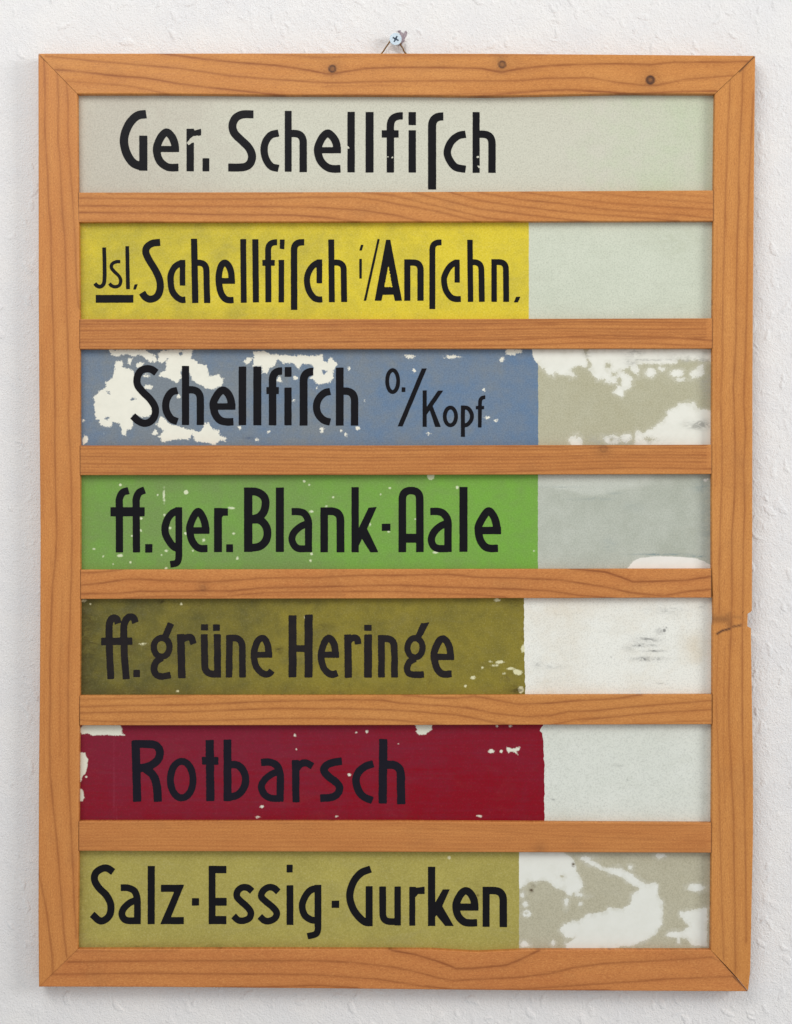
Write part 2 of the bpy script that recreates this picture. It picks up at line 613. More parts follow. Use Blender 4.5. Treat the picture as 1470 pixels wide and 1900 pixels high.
def build_wall():
    """papered wall: a fine displaced sheet where it shows, coarse where the frame hides it and far out"""
    st = 1.5
    xs = np.arange(-60, 1531, st)
    ys = np.arange(-60, 1961, st)
    nx, ny = len(xs), len(ys)
    PX, PY = np.meshgrid(xs, ys, indexing='ij')
    H = np.zeros(PX.shape)
    r = np.random.default_rng(11)
    N = 11000
    cx = r.uniform(-60, 1530, N)
    cy = r.uniform(-60, 1960, N)
    keep = (r.random(N) < chip_density(cx, cy)) & ~((cx > 100) & (cx < 1370) & (cy > 125) & (cy < 1810))
    for x, y in zip(cx[keep], cy[keep]):
        big = r.random() < 0.13
        ln = r.uniform(7, 15) if big else r.uniform(2.5, 6)
        wd = ln * r.uniform(0.28, 0.5)
        ang = r.normal(0.18, 0.45) if r.random() < 0.8 else r.uniform(0, 3.14)
        h = (r.uniform(0.26, 0.5) if big else r.uniform(0.1, 0.3)) * 0.001
        bend = r.uniform(-0.5, 0.5) / ln
        R = ln * 1.4 + 3
        i0, i1 = max(0, int((x - R + 60) / st)), min(nx, int((x + R + 60) / st) + 1)
        j0, j1 = max(0, int((y - R + 60) / st)), min(ny, int((y + R + 60) / st) + 1)
        if i1 - i0 < 2 or j1 - j0 < 2:
            continue
        dx, dy = PX[i0:i1, j0:j1] - x, PY[i0:i1, j0:j1] - y
        v = dx * math.sin(ang) + dy * math.cos(ang)
        u = dx * math.cos(ang) - dy * math.sin(ang) + bend * v * v
        q = (np.abs(u) / wd) ** 2.2 + (np.abs(v) / ln) ** 2.2
        q = q * (1 + 0.35 * np.sin(u * 0.9 + x) * np.sin(v * 0.6 + y))
        t = np.clip((1.15 - q) / 0.75, 0, 1)
        H[i0:i1, j0:j1] = np.maximum(H[i0:i1, j0:j1], h * t * t * (3 - 2 * t))
    H += 0.00016 * value_noise(PX * 0.02, PY * 0.02, 71) + 0.00007 * chip_density(PX, PY) * value_noise(PX * 0.11, PY * 0.11, 72)
    H += 0.00005 * value_noise(PX * 0.3, PY * 0.3, 73)
    edge = np.minimum(np.minimum(PX + 60, 1530 - PX), np.minimum(PY + 60, 1960 - PY))
    H *= np.clip(edge / 12.0, 0, 1)
    X, _, Z = P(PX, PY, Y_WALL)
    Y = Y_WALL - H
    F = grid_faces(nx, ny)
    fx, fy = PX.ravel()[F[:, 0]], PY.ravel()[F[:, 0]]
    F = F[~((fx > 108) & (fx < 1360) & (fy > 132) & (fy < 1800))]
    used = np.unique(F)
    mp = np.zeros(nx * ny, np.int64)
    mp[used] = np.arange(len(used))
    V = np.stack([X.ravel(), Y.ravel(), Z.ravel()], -1)[used]
    F = mp[F]
    # coarse outer sheet
    ex = [-1500, xs[0], xs[-1], 3000]
    ey = [-1700, ys[0], ys[-1], 3600]
    ov, of = [], []
    for i in range(3):
        for j in range(3):
            if i == 1 and j == 1:
                continue
            b = len(V) + len(ov)
            for px, py in ((ex[i], ey[j]), (ex[i], ey[j + 1]), (ex[i + 1], ey[j + 1]), (ex[i + 1], ey[j])):
                a_, _, c_ = P(px, py, Y_WALL)
                ov.append((float(a_), Y_WALL, float(c_)))
            of.append((b, b + 1, b + 2, b + 3))
    V = np.concatenate([V, np.array(ov)])
    F = np.concatenate([F, np.array(of)])
    # flat patch behind the frame
    b = len(V)
    back = []
    for px, py in ((104, 128), (104, 1806), (1366, 1806), (1366, 128)):
        a_, _, c_ = P(px, py, Y_WALL)
        back.append((float(a_), Y_WALL + 0.0006, float(c_)))
    V = np.concatenate([V, np.array(back)])
    F = np.concatenate([F, np.array([(b, b + 1, b + 2, b + 3)])])
    o = raw_mesh('wall', V, F, mat_wall(), smooth=len(F), kind='structure',
                 label='white woodchip papered wall behind the framed sign')
    # torn spot of wallpaper beside the screw
    z = (640, 20, 7.35)
    T = fr(z)
    pl = [T(p) for p in [(728, 272), (762, 258), (772, 300), (800, 322), (826, 276), (858, 288), (842, 345), (818, 398),
                         (792, 428), (770, 470), (735, 470), (735, 380), (752, 330)]]
    gx = np.arange(735, 762, 0.8)
    gy = np.arange(50, 88, 0.8)
    GX, GY = np.meshgrid(gx, gy)
    d = sd_poly(GX, GY, pl) + 1.2 * value_noise(GX * 0.9, GY * 0.9, 55) + 0.8 * value_noise(GX * 2, GY * 2, 56)
    d[0, :] = d[-1, :] = 5; d[:, 0] = d[:, -1] = 5
    contour_mesh('torn_paper', gx, gy, d, Y_WALL - 0.0005, Y_WALL + 0.0004,
                 mat_plain('bare_plaster', lin(172, 158, 162), 0.9, 0, 1.3, lin(130, 116, 124), 0.0004), o,
                 label='grey torn spot of wallpaper beside the screw')
    return o


build_wall()

# ------------------------------------------------------------------ wooden frame
frame = empty('wooden_frame', (0, Y_WALL - 0.001, (950 - 1836) * S), category='frame',
              label='tall orange pine frame with six crossbars hanging on the white wall')
WOOD = mat_wood()


def pl(pts):
    a = np.array(pts, float)
    return lambda q: np.interp(q, a[:, 0], a[:, 1])


def axis_samples(a, b, step, fine=True):
    L = abs(b - a)
    e = [0, 0.35, 0.8, 1.4, 2.2] if fine else [0]
    n = max(2, int((L - 2 * e[-1]) / step))
    mid = np.linspace(e[-1], L - e[-1], n)
    s = np.concatenate([e[:-1], mid, [L - q for q in e[:-1][::-1]]])
    return s / L


def member(name, vertical, e0, e1, c0, c1, lines, tint, seed, knots=(), dirt=(), depth=0.0045, rabbet=None, rad=1.9, **props):
    """e0/e1: near and far long edges (functions of the long coordinate); c0/c1: end cuts (start,end long coord at edge0, at edge1).
    lines: (strength, [(x,y)...]) dark growth rings in photo units."""
    Lm = abs(c1[0] - c0[0])
    sw = axis_samples(0, 76 if rabbet else 55, 1.25)
    sl = axis_samples(0, Lm, 3.0)
    A, T = np.meshgrid(sl, sw, indexing='ij')
    lo = c0[0] + (c0[1] - c0[0]) * T
    hi = c1[0] + (c1[1] - c1[0]) * T
    U = lo + (hi - lo) * A
    Vv = e0(U) + (e1(U) - e0(U)) * T
    width = np.abs(e1(U) - e0(U))
    r = rad
    ed = np.minimum(np.minimum(T, 1 - T) * width, np.minimum(A, 1 - A) * np.abs(hi - lo) + r - 0.2)
    q = np.clip(r - ed, 0, r)
    
    drop = (r - np.sqrt(np.maximum(r * r - q * q, 0))) * S
    wav = 0.00006 * value_noise(U * 0.011, Vv * 0.03, seed)
    PX, PY = (Vv, U) if vertical else (U, Vv)
    X, _, Z = P(PX, PY, 0.0)
    Y = drop + wav + 0.00006 * (1 + (seed % 3))
    # growth rings
    along, across = (PY, PX) if vertical else (PX, PY)
    gd = np.full(X.shape, 60.0)
    gs = np.zeros(X.shape)
    for st, pts in lines:
        a = np.array([(p[1], p[0]) if vertical else p for p in pts], float)
        a = a[np.argsort(a[:, 0])]
        f = np.interp(along, a[:, 0], a[:, 1])
        sl_ = np.interp(along + 4, a[:, 0], a[:, 1]) - np.interp(along - 4, a[:, 0], a[:, 1])
        dist = np.abs(across - f) / np.sqrt(1 + (sl_ / 8) ** 2)
        out = np.maximum(np.maximum(a[0, 0] - along, along - a[-1, 0]), 0)
        dist = dist + out * 0.6
        nearer = dist < gd
        gd = np.where(nearer, dist, gd)
        gs = np.where(nearer, st, gs)
    dt = np.zeros(X.shape)
    for kx, ky, kr, st in knots:
        rr = np.hypot((PX - kx), (PY - ky)) / (kr * 1.25)
        dt = np.maximum(dt, st * np.clip((1.08 - rr) / 0.35, 0, 1) * (0.8 + 0.2 * np.cos((rr - 0.78) * 5.5)))
        dt = np.maximum(dt, 0.22 * np.exp(-(rr / 2.0) ** 2))
    for st, w, pts in dirt:
        dd = sd_path(PX, PY, [np.array(p, float) for p in pts], 0.01, 0)
        dt = np.maximum(dt, st * np.exp(-(np.maximum(dd, 0) / w) ** 2))
    gco = np.stack([along.ravel() + seed * 611.0, across.ravel(), np.full(X.size, seed * 3.7)], -1)
    attrs = {'gd': gd.ravel(), 'gs': gs.ravel(), 'dirt': dt.ravel(), 'tint': np.full(X.size, tint), 'gco': gco}
    V = np.stack([X.ravel(), Y.ravel(), Z.ravel()], -1)
    F = grid_faces(*X.shape)
    if vertical:
        F = F[:, ::-1]
    V2, F2, at2 = skirt(X, Y, Z, PX, PY, depth, attrs, len(V))
    if vertical:
        F2 = F2[:, ::-1]
    Vs, Fs = [V, V2], [F, F2]
    att = {k: [attrs[k], at2[k]] for k in attrs}
    nb = len(V) + len(V2)
    if rabbet is not None:        # deep outer part of the moulding, from the glass rebate to the wall side
        k0, k1 = rabbet           # fraction of the width
        ns = 24
        ss = np.linspace(0, 1, ns)
        quad = []
        for kk in (k0, k1):
            lo_ = c0[0] + (c0[1] - c0[0]) * kk
            hi_ = c1[0] + (c1[1] - c1[0]) * kk
            u = lo_ + (hi_ - lo_) * ss
            v = e0(u) + (e1(u) - e0(u)) * kk
            quad.append((v, u) if vertical else (u, v))
        vv = []
        for yy in (depth, Y_BACK):
            for (px, py) in quad:
                x, _, z_ = P(px, py, 0.0)
                vv.append(np.stack([x, np.full(ns, yy), z_], -1))
        vv = np.concatenate(vv)      # strips: d-k0, d-k1, b-k0, b-k1
        ff = []
        def sid(s, i): return nb + s * ns + i
        for i in range(ns - 1):
            for (s0, s1) in ((0, 2), (3, 1), (2, 3), (1, 0)):
                ff.append((sid(s0, i), sid(s0, i + 1), sid(s1, i + 1), sid(s1, i)))
        for i in (0, ns - 1):
            ff.append((sid(0, i), sid(1, i), sid(3, i), sid(2, i)))
        Vs.append(vv); Fs.append(np.array(ff))
        n4 = len(vv)
        for k in att:
            if k == 'gco':
                att[k].append(np.stack([np.tile(ss, 4) * Lm, np.repeat([0, 40, 0, 40], ns), np.full(n4, seed * 3.7)], -1))
            else:
                att[k].append(np.full(n4, {'gd': 60.0, 'gs': 0.0, 'dirt': 0.0, 'tint': tint}[k]))
    att = {k: np.concatenate(v) for k, v in att.items()}
    return raw_mesh(name, np.concatenate(Vs), np.concatenate(Fs), WOOD, frame, attrs=att, smooth=len(F), **props)


TOP_RAIL = [
    (0.45, [(480, 97), (510, 100.7), (602, 107), (663, 104), (816, 102.5), (938, 103), (1010, 101)]),
    (0.85, [(290, 97), (314, 101), (381, 110), (443, 116), (510, 121), (556, 127), (602, 136), (617, 137.5), (639, 133), (681, 127),
            (724, 125), (816, 125), (893, 127), (932, 134), (960, 128), (1021, 121.5), (1113, 118.5), (1174, 118.5), (1205, 120.5),
            (1251, 115), (1327, 115), (1388, 114)]),
    (0.62, [(85, 104), (173, 113), (244, 119), (335, 127), (427, 140.5), (510, 147.5), (602, 153), (632, 153.6), (694, 151), (816, 149.7),
            (960, 150), (1021, 145), (1098, 144.5), (1144, 152.7), (1193, 158), (1220, 158), (1266, 148), (1327, 142.6), (1361, 140.5)]),
    (0.85, [(103, 129), (158, 134), (207, 140), (274, 145), (335, 156), (427, 166.5), (488, 173), (560, 181), (700, 184), (860, 181),
            (960, 172), (1006, 168), (1052, 166.5), (1082, 168), (1174, 173.5), (1266, 170), (1330, 169)]),
    (0.5, [(115, 150), (198, 156), (244, 160), (290, 170), (330, 179)]),
    (0.5, [(560, 177), (650, 175), (800, 176.5), (920, 172.5), (990, 168.5)]),
    (0.3, [(600, 160), (700, 158), (760, 160)]),
]
member('rail', False, pl([(71, 99), (600, 98.5), (900, 99), (1402, 103)]),
       pl([(143, 174), (300, 174), (510, 176), (700, 176.5), (900, 178), (1000, 176.5), (1150, 173.5), (1327, 174)]),
       (71.3, 143.8), (1401.7, 1326.4), TOP_RAIL, 0.42, 1,
       knots=[(617, 127.5, 7, 0.95), (932, 119.5, 7, 0.9), (1207, 148.3, 8, 1.0), (1207, 148.3, 5, 0.9), (621, 124, 6, 0.35), (930, 113, 7, 0.35)],
       dirt=[(0.4, 1.0, [(71, 99), (84, 113)]), (0.8, 1.4, [(1402, 103), (1372, 133)]), (0.1, 1.0, [(84, 113), (143, 175)]), (0.1, 1.0, [(1372, 133), (1326, 175)])],
       rabbet=(0.0, 0.55), label='top rail with three small dark knots')

BOT_RAIL = [
    (0.62, [(127, 1785), (213, 1784), (335, 1783), (510, 1782.8), (571, 1782), (657, 1786), (724, 1794), (779, 1805), (816, 1815), (841, 1820), (877, 1817.5),
            (960, 1814), (1021, 1806.6), (1067, 1795), (1113, 1789), (1174, 1785), (1235, 1782), (1297, 1778), (1321, 1776)]),
    (0.6, [(94, 1808), (213, 1806.6), (290, 1806), (397, 1807.5), (510, 1807.6), (602, 1809.7), (694, 1816), (755, 1825), (801, 1833)]),
    (0.9, [(722, 1761), (730, 1764), (770, 1771), (816, 1785), (847, 1797.5), (877, 1797.5), (939, 1791), (960, 1783), (985, 1771), (1000, 1764)]),
    (0.62, [(930, 1838), (960, 1836), (1052, 1830), (1144, 1823.5), (1235, 1817), (1312, 1813.7), (1358, 1812.7)]),
    (0.8, [(380, 1834), (430, 1832.5), (510, 1831), (586, 1828.5), (663, 1833)]),
    (0.7, [(790, 1830), (840, 1836), (960, 1838.5), (1040, 1838), (1130, 1838)]),
    (0.35, [(140, 1765), (230, 1766), (330, 1764)]),
]
member('rail', False, pl([(143, 1761.5), (500, 1761), (700, 1761.5), (800, 1762), (850, 1765), (885, 1767), (930, 1765), (975, 1763), (1100, 1763), (1320, 1763)]),
       pl([(71, 1831.5), (300, 1832), (600, 1834.5), (800, 1836.5), (960, 1838), (1389, 1840)]),
       (144.3, 72.0), (1319.2, 1388.5), BOT_RAIL, 0.95, 2,
       dirt=[(0.75, 1.1, [(1388.5, 1840), (1361, 1812)]), (0.2, 1.6, [(1361, 1812), (1339, 1785), (1321, 1777)]), (0.08, 1.4, [(144, 1762), (72, 1832)])],
       rabbet=(0.45, 1.0), label='bottom rail with wavy grain and an open mitre joint')

L_STILE = [
    (0.6, [(82, 112), (84, 185), (82.8, 232), (86, 279.5), (88.7, 327), (90, 374), (94.6, 421.6), (95.3, 492.6), (96.5, 540), (99, 611), (100.5, 682),
           (102.4, 753), (101.7, 824), (103, 895), (105.5, 990), (103, 1037), (98, 1085), (95.8, 1132), (93.4, 1203), (93, 1250.5), (93.4, 1298), (92, 1369),
           (93.4, 1440), (98, 1487), (103, 1535), (107.6, 1582), (111, 1629.5), (114.7, 1677), (118, 1724), (124, 1776)]),
    (0.55, [(106.5, 133), (108.8, 185), (107.6, 256), (112, 303), (113.6, 350.5), (116, 398), (120.7, 445), (122.8, 540), (125.4, 611), (126.6, 658.5), (129, 729.5),
            (126.6, 765), (130, 824), (132.5, 895), (133.7, 990), (133, 1061), (131, 1108), (130, 1156), (127.8, 1203), (126.6, 1274), (127, 1345), (127.5, 1440),
            (131, 1511), (133.7, 1582), (136, 1629), (138, 1677), (142, 1740)]),
    (0.55, [(123, 149), (126.6, 196.6), (126.6, 256), (129, 291), (132.5, 339), (136, 386), (139.6, 445), (142, 516), (146, 570)]),
    (0.6, [(70, 1612), (81.6, 1665), (86.3, 1689), (91, 1724), (97, 1771.6), (98, 1806)]),
    (0.25, [(78, 640), (80, 800), (79, 960)]), (0.25, [(116, 1100), (111, 1250), (112, 1400)]), (0.2, [(88, 1120), (82, 1300), (82, 1430)]),
]
member('stile', True, pl([(99, 71), (540, 71.5), (700, 72.5), (990, 75), (1150, 74.5), (1300, 73.5), (1440, 72), (1700, 71), (1832, 72)]),
       pl([(174, 143.5), (360, 145), (410, 146.5), (590, 148), (830, 148.5), (1110, 149), (1290, 148), (1345, 147), (1525, 146), (1580, 146), (1762, 144)]),
       (99.6, 174.6), (1831.4, 1761.4), L_STILE, 0.6, 3, dirt=[(0.4, 1.2, [(71, 99), (84, 113)]), (0.1, 1.3, [(144, 1762), (72, 1832)])],
       rabbet=(0.0, 0.5))

R_STILE = [
    (0.5, [(1355, 144.5), (1354, 185), (1350.4, 244), (1349, 303), (1346.8, 350.5), (1345.7, 398), (1344.5, 445), (1341.5, 540), (1341, 658), (1337.4, 753), (1340, 824),
           (1339.7, 895), (1336, 990), (1335, 1061), (1335, 1136)]),
    (0.4, [(1334, 1180), (1332.6, 1203), (1329, 1298), (1334, 1440), (1336, 1535), (1338.6, 1629.5), (1341, 1724), (1343, 1782)]),
    (0.62, [(1379, 125.5), (1377.6, 185), (1373, 256), (1370.5, 327), (1371.7, 374), (1368, 445), (1366.5, 540), (1365.8, 635), (1361, 717.6), (1363.4, 777), (1364.6, 848),
            (1363.4, 919), (1358, 990), (1358.7, 1108), (1357.5, 1156), (1355, 1203), (1352.8, 1274), (1352.8, 1345), (1358, 1440), (1361, 1511), (1362, 1582),
            (1363.4, 1677), (1364.6, 1771.6), (1364.6, 1806)]),
    (0.55, [(1397.8, 173), (1394, 256), (1390.7, 327), (1388, 398), (1386.5, 540), (1383.6, 658), (1380, 741), (1383.6, 800.5), (1380, 871.6), (1382.4, 942.6), (1380, 990),
            (1378.8, 1108), (1377.6, 1203), (1377.6, 1298), (1377.6, 1369), (1381, 1440), (1382.4, 1535), (1383.6, 1606), (1384.7, 1677), (1384.7, 1748)]),
    (0.22, [(1331, 420), (1329, 640), (1328, 900)]), (0.25, [(1345, 1200), (1342, 1350), (1346, 1500)]),
]
member('stile', True, pl([(174, 1326.7), (360, 1324.5), (540, 1323), (640, 1322), (880, 1321), (1050, 1321), (1118, 1323.5), (1150, 1324), (1165, 1322.5), (1350, 1322), (1530, 1321), (1763, 1319)]),
       pl([(103, 1402), (300, 1400), (540, 1398), (700, 1397), (990, 1396.5), (1135.5, 1396), (1136.5, 1388), (1163, 1387.5), (1164, 1394), (1300, 1396), (1440, 1398), (1550, 1398),
           (1700, 1395), (1800, 1393), (1840, 1388.8)]),
       (174.6, 103.6), (1762.4, 1839.4), R_STILE, 0.3, 4,
       dirt=[(1.0, 2.0, [(1331, 1176), (1340.7, 1170), (1350, 1168), (1355, 1166)]), (0.8, 2.0, [(1359.5, 1162.5), (1368, 1161.5), (1375, 1160)]),
             (0.45, 8.0, [(1328, 1149), (1350, 1149)]), (0.36, 6.0, [(1350, 1143), (1354, 1160)]), (0.28, 3.0, [(1361, 1144), (1374, 1146)]), (0.3, 1.5, [(1355, 1136), (1357, 1166)]),
             (0.7, 1.4, [(1402, 103), (1372, 133)]), (0.1, 1.0, [(1372, 133), (1326, 175)]), (0.7, 1.1, [(1388.5, 1840), (1361, 1812)]), (0.18, 1.6, [(1361, 1812), (1339, 1785), (1321, 1777)])],
       rabbet=(0.5, 0.84), label='right stile with a cracked repair and a notch in its outer edge')


def fine_lines(y0l, y1l, y0r, y1r, n, seed, st=0.55, x0=140, x1=1330, bend=None):
    r = random.Random(seed)
    out = []
    xs = list(range(x0, x1 + 1, 45))
    ph, ph2 = r.random() * 6, r.random() * 6
    for k in range(n):
        f = (k + 0.5 + r.uniform(-0.18, 0.18)) / n
        pts = []
        for x in xs:
            t = (x - x0) / (x1 - x0)
            y = (y0l + (y0r - y0l) * t) * (1 - f) + (y1l + (y1r - y1l) * t) * f
            y += 1.3 * math.sin(x * 0.006 + ph + f) + 0.8 * math.sin(x * 0.017 + ph2 + f * 2)
            if bend:
                y += bend(x, f)
            pts.append((x, y))
        out.append((st * r.uniform(0.6, 1.2), pts))
    return out


def g(x, c, w):
    return math.exp(-((x - c) / w) ** 2)


BARS = []
BARS.append(((357, 356, 353), (412, 411, 410), (145.5, 1324.6), 0.55, [
    (0.6, [(148, 367.5), (344, 369.5), (507, 368.7), (569, 366), (658, 366), (703, 371.5), (730, 377), (812, 392), (893, 413)]),
    (0.62, [(148, 382), (344, 382.5), (467, 383), (589, 384.6), (671, 390), (733, 399), (791, 413)]),
    (0.72, [(148, 394), (303, 395), (385, 398), (548, 399), (609, 404), (671, 413)]),
    (0.4, [(148, 408), (221, 409.5), (303, 412)]), (0.4, [(200, 359), (420, 360), (560, 358)]),
    (0.55, [(672, 356), (730, 363), (775, 373.6), (852, 392), (901, 404), (959, 411)]),
    (0.6, [(764, 356), (832, 373), (893, 388), (959, 396), (1056, 408), (1097, 412)]),
    (0.6, [(833, 356), (893, 373), (975, 384), (1056, 394), (1138, 400), (1260, 410)]),
    (0.6, [(888, 357), (975, 371.5), (1036, 377), (1138, 390), (1260, 398), (1322, 405)]),
    (0.5, [(968, 356), (1056, 367.5), (1138, 377), (1220, 382.5), (1322, 389)]),
    (0.42, [(1078, 355), (1179, 366), (1260, 373), (1322, 377)]), (0.35, [(1176, 355), (1322, 365.5)])], ()))
BARS.append(((592, 592, 590.5), (647.5, 647, 646.5), (147.8, 1322.6), 0.62,
             fine_lines(593, 633, 590, 628, 7, 5, 0.6, bend=lambda x, f: 4.0 * g(x, 1170, 110) * (f - 0.2)) +
             [(0.75, [(148, 635), (400, 637), (800, 632), (960, 630), (1060, 625), (1130, 622), (1250, 626), (1322, 632)]),
              (0.55, [(148, 643), (500, 644), (760, 643), (960, 641), (1080, 636), (1200, 637), (1322, 643)])], ()))
BARS.append(((826.5, 826.5, 825), (881.5, 881, 879.5), (148.6, 1321.4), 0.6,
             fine_lines(826, 874, 825, 872, 8, 9, 0.6, bend=lambda x, f: -3.5 * g(x, 1119, 40) * (1 - f) + 3.0 * f * (1 - g(x, 1180, 260))) +
             [(0.65, [(148, 877), (300, 878), (520, 881), (700, 879), (900, 877), (1060, 871), (1180, 867), (1322, 870)])],
             [(1120, 832.5, 7, 0.42)]))
BARS.append(((1057, 1056, 1055), (1111.5, 1110.5, 1109), (149.2, 1320.6), 0.78, [
    (0.7, [(148, 1086), (189, 1082), (242, 1074), (303, 1077), (377, 1079.7), (426, 1077.6), (487, 1072.8), (589, 1071.5), (671, 1067.5), (735, 1067.5), (832, 1066), (893, 1071.5),
           (954, 1072.8), (1036, 1075.6), (1097, 1085), (1138, 1092), (1171, 1100), (1203, 1103), (1228, 1106), (1281, 1097), (1318, 1094)]),
    (0.75, [(148, 1102), (222, 1101), (262, 1097), (344, 1097), (377, 1096), (426, 1097), (487, 1090.7), (589, 1089), (735, 1085.5), (812, 1089), (873, 1090.7), (954, 1093),
            (1016, 1096), (1077, 1105), (1138, 1110)]),
    (0.6, [(230, 1110), (324, 1106), (405, 1108), (487, 1100), (589, 1098), (735, 1097.5), (812, 1101), (893, 1104), (940, 1109)]),
    (0.6, [(148, 1063), (181, 1062), (226, 1057)]),
    (0.95, [(1060, 1055), (1090, 1058), (1122, 1061), (1150, 1070), (1175, 1079.7), (1220, 1078.5), (1273, 1077), (1318, 1070)]),
    (0.5, [(1195, 1107), (1228, 1103), (1250, 1110)]), (0.35, [(300, 1109.5), (400, 1107), (520, 1104), (640, 1104)])],
    [(377, 1091, 5, 0.4)]))
BARS.append(((1290.5, 1290, 1288.5), (1346, 1345.5, 1344), (147.9, 1321.6), 0.45, [
    (0.65, [(148, 1312), (222, 1309), (303, 1308.6), (385, 1306.5), (467, 1302.5), (569, 1300), (650, 1298), (711, 1299.6), (735, 1303.7), (791, 1307.8), (865, 1312.7), (914, 1323),
            (975, 1330), (1024, 1327), (1057, 1320), (1106, 1318.8), (1159, 1312.7), (1220, 1307.8), (1322, 1299.6)]),
    (0.62, [(148, 1323), (262, 1321), (344, 1321), (426, 1317.6), (507, 1314.7), (630, 1314.7), (735, 1317.6), (852, 1327), (901, 1337), (942, 1345)]),
    (0.55, [(148, 1336), (201, 1339), (303, 1339), (426, 1336), (507, 1333), (630, 1333), (732, 1336), (820, 1345)]),
    (0.4, [(148, 1298), (262, 1296), (350, 1291)]),
    (0.7, [(745, 1289), (812, 1295.5), (848, 1295.5), (881, 1291.5), (914, 1298), (959, 1306.5), (1016, 1305), (1077, 1299.6), (1138, 1297), (1190, 1289)]),
    (0.6, [(1025, 1345), (1065, 1336), (1122, 1332), (1199, 1324), (1260, 1320), (1322, 1316.7)]),
    (0.45, [(1165, 1345), (1260, 1339), (1322, 1337)])], ()))
BARS.append(((1524, 1524, 1527), (1579, 1581, 1582.5), (146.2, 1320.8), 0.7,
             fine_lines(1524, 1579, 1528, 1585, 10, 13, 0.3) + [(0.35, [(760, 1537), (900, 1541), (1050, 1551), (1322, 1562)]), (0.3, [(820, 1532), (1000, 1541), (1200, 1547)]),
                                                                (0.3, [(500, 1563), (800, 1566), (1000, 1572), (1322, 1578)])],
             [(1002, 1576, 5, 0.25)]))
for i, (t3, b3, (xa, xb), tint, lines, knots) in enumerate(BARS):
    member('crossbar', False, pl([(145, t3[0]), (735, t3[1]), (1325, t3[2])]), pl([(145, b3[0]), (735, b3[1]), (1325, b3[2])]),
           (xa, xa), (xb, xb), lines, tint, 5 + i, knots=knots, rad=1.5,
           dirt=[(0.55, 1.1, [(xa, t3[0]), (xa, b3[0])]), (0.65, 1.2, [(xb, t3[2]), (xb, b3[2])])])

# hanging wire, tied behind the top rail and laid over the screw
SX, SY = 734.3, 72.3


def tube(name, pts, rad, mat, parent, n=8, **props):
    from mathutils import Vector
    pts = [Vector(p) for p in pts]
    V, F = [], []
    up = Vector((0, 1, 0))
    for i, p in enumerate(pts):
        d = (pts[min(i + 1, len(pts) - 1)] - pts[max(i - 1, 0)]).normalized()
        a = d.cross(up).normalized()
        b = d.cross(a).normalized()
        for k in range(n):
            q = 2 * math.pi * k / n
            V.append(p + a * rad * math.cos(q) + b * rad * math.sin(q))
    for i in range(len(pts) - 1):
        for k in range(n):
            F.append((i * n + k, i * n + (k + 1) % n, (i + 1) * n + (k + 1) % n, (i + 1) * n + k))
    F.append(tuple(range(n))[::-1])
    F.append(tuple((len(pts) - 1) * n + k for k in range(n)))
    return raw_mesh(name, np.array([tuple(v) for v in V]), F, mat, parent, smooth=n * (len(pts) - 1), **props)


def pw(px, py, y):
    a, b, c = P(px, py, y)
    return (float(a), float(b), float(c))


wire = [pw(660, 134, 0.0116), pw(690, 116, 0.0112), pw(708.8, 98.5, 0.0098), pw(716, 88, 0.0089), pw(722, 79.5, 0.0083), pw(727, 71, 0.0081), pw(731, 67, 0.0081), pw(734.5, 65.8, 0.0081),
        pw(738, 67, 0.0081), pw(741, 73, 0.0081), pw(743.6, 83, 0.0084), pw(748, 90, 0.0090), pw(752.6, 98.5, 0.0098), pw(775, 118, 0.0112), pw(805, 134, 0.0116)]
wire = [tuple(p) for p in catmull(wire, 5)]
tube('hanging_wire', wire, 1.35 * S, mat_plain('old_brass_wire', lin(140, 104, 50), 0.45, 0.5, 2.0, lin(104, 74, 36)), frame, label='thin brown wire looped over the screw')


# ------------------------------------------------------------------ the screw in the wall
def build_screw():
    base = pw(SX, SY, Y_WALL)
    root = empty('screw', base, category='screw', label='small zinc cross head screw in the wall above the frame, carrying its wire')
    zinc = mat_plain('zinc_plate', lin(196, 208, 216), 0.42, 0.55, 1.2, lin(170, 186, 198))
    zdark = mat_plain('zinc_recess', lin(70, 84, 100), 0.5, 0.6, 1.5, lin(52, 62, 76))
    xs = np.arange(SX - 14, SX + 14.01, 0.4)
    ys = np.arange(SY - 14, SY + 14.01, 0.4)
    X, Y = np.meshgrid(xs, ys)
    d = np.hypot(X - SX, Y - SY) - 11.2
    a = math.radians(28)
    c = 1e9 * np.ones_like(X)
    for q in (a, a + math.pi / 2):
        ux, uy = math.cos(q), math.sin(q)
        c = np.minimum(c, sd_path(X, Y, [(SX - ux * 6.3, SY - uy * 6.3), (SX + ux * 6.3, SY + uy * 6.3)], 2.7, 0.4))
    c = np.minimum(c, np.hypot(X - SX, Y - SY) - 2.9)
    yf = 0.0052
    contour_mesh('head', xs, ys, np.maximum(d, -c), yf, yf + 0.0009, zinc, root)
    # floor of the cross recess
    contour_mesh('recess', xs, ys, c - 0.5, yf + 0.0007, yf + 0.00085, zdark, root)
    # bevelled rim, countersunk cone and shank as one lathe
    prof = [(10.9, yf + 0.00086), (11.25, yf + 0.0011), (10.6, yf + 0.0016), (5.2, yf + 0.0034), (4.6, yf + 0.0036), (4.6, Y_WALL + 0.006)]
    V, F = [], []
    n = 40
    for rr, yy in prof:
        cx, _, cz = pw(SX, SY, yy)
        for k in range(n):
            q = 2 * math.pi * k / n
            V.append((cx + rr * S * math.cos(q), yy, cz + rr * S * math.sin(q)))
    for i in range(len(prof) - 1):
        for k in range(n):
            F.append((i * n + k, i * n + (k + 1) % n, (i + 1) * n + (k + 1) % n, (i + 1) * n + k))
    F.append(tuple(range(n)))
    raw_mesh('shank', np.array(V), F, zinc, root)


build_screw()

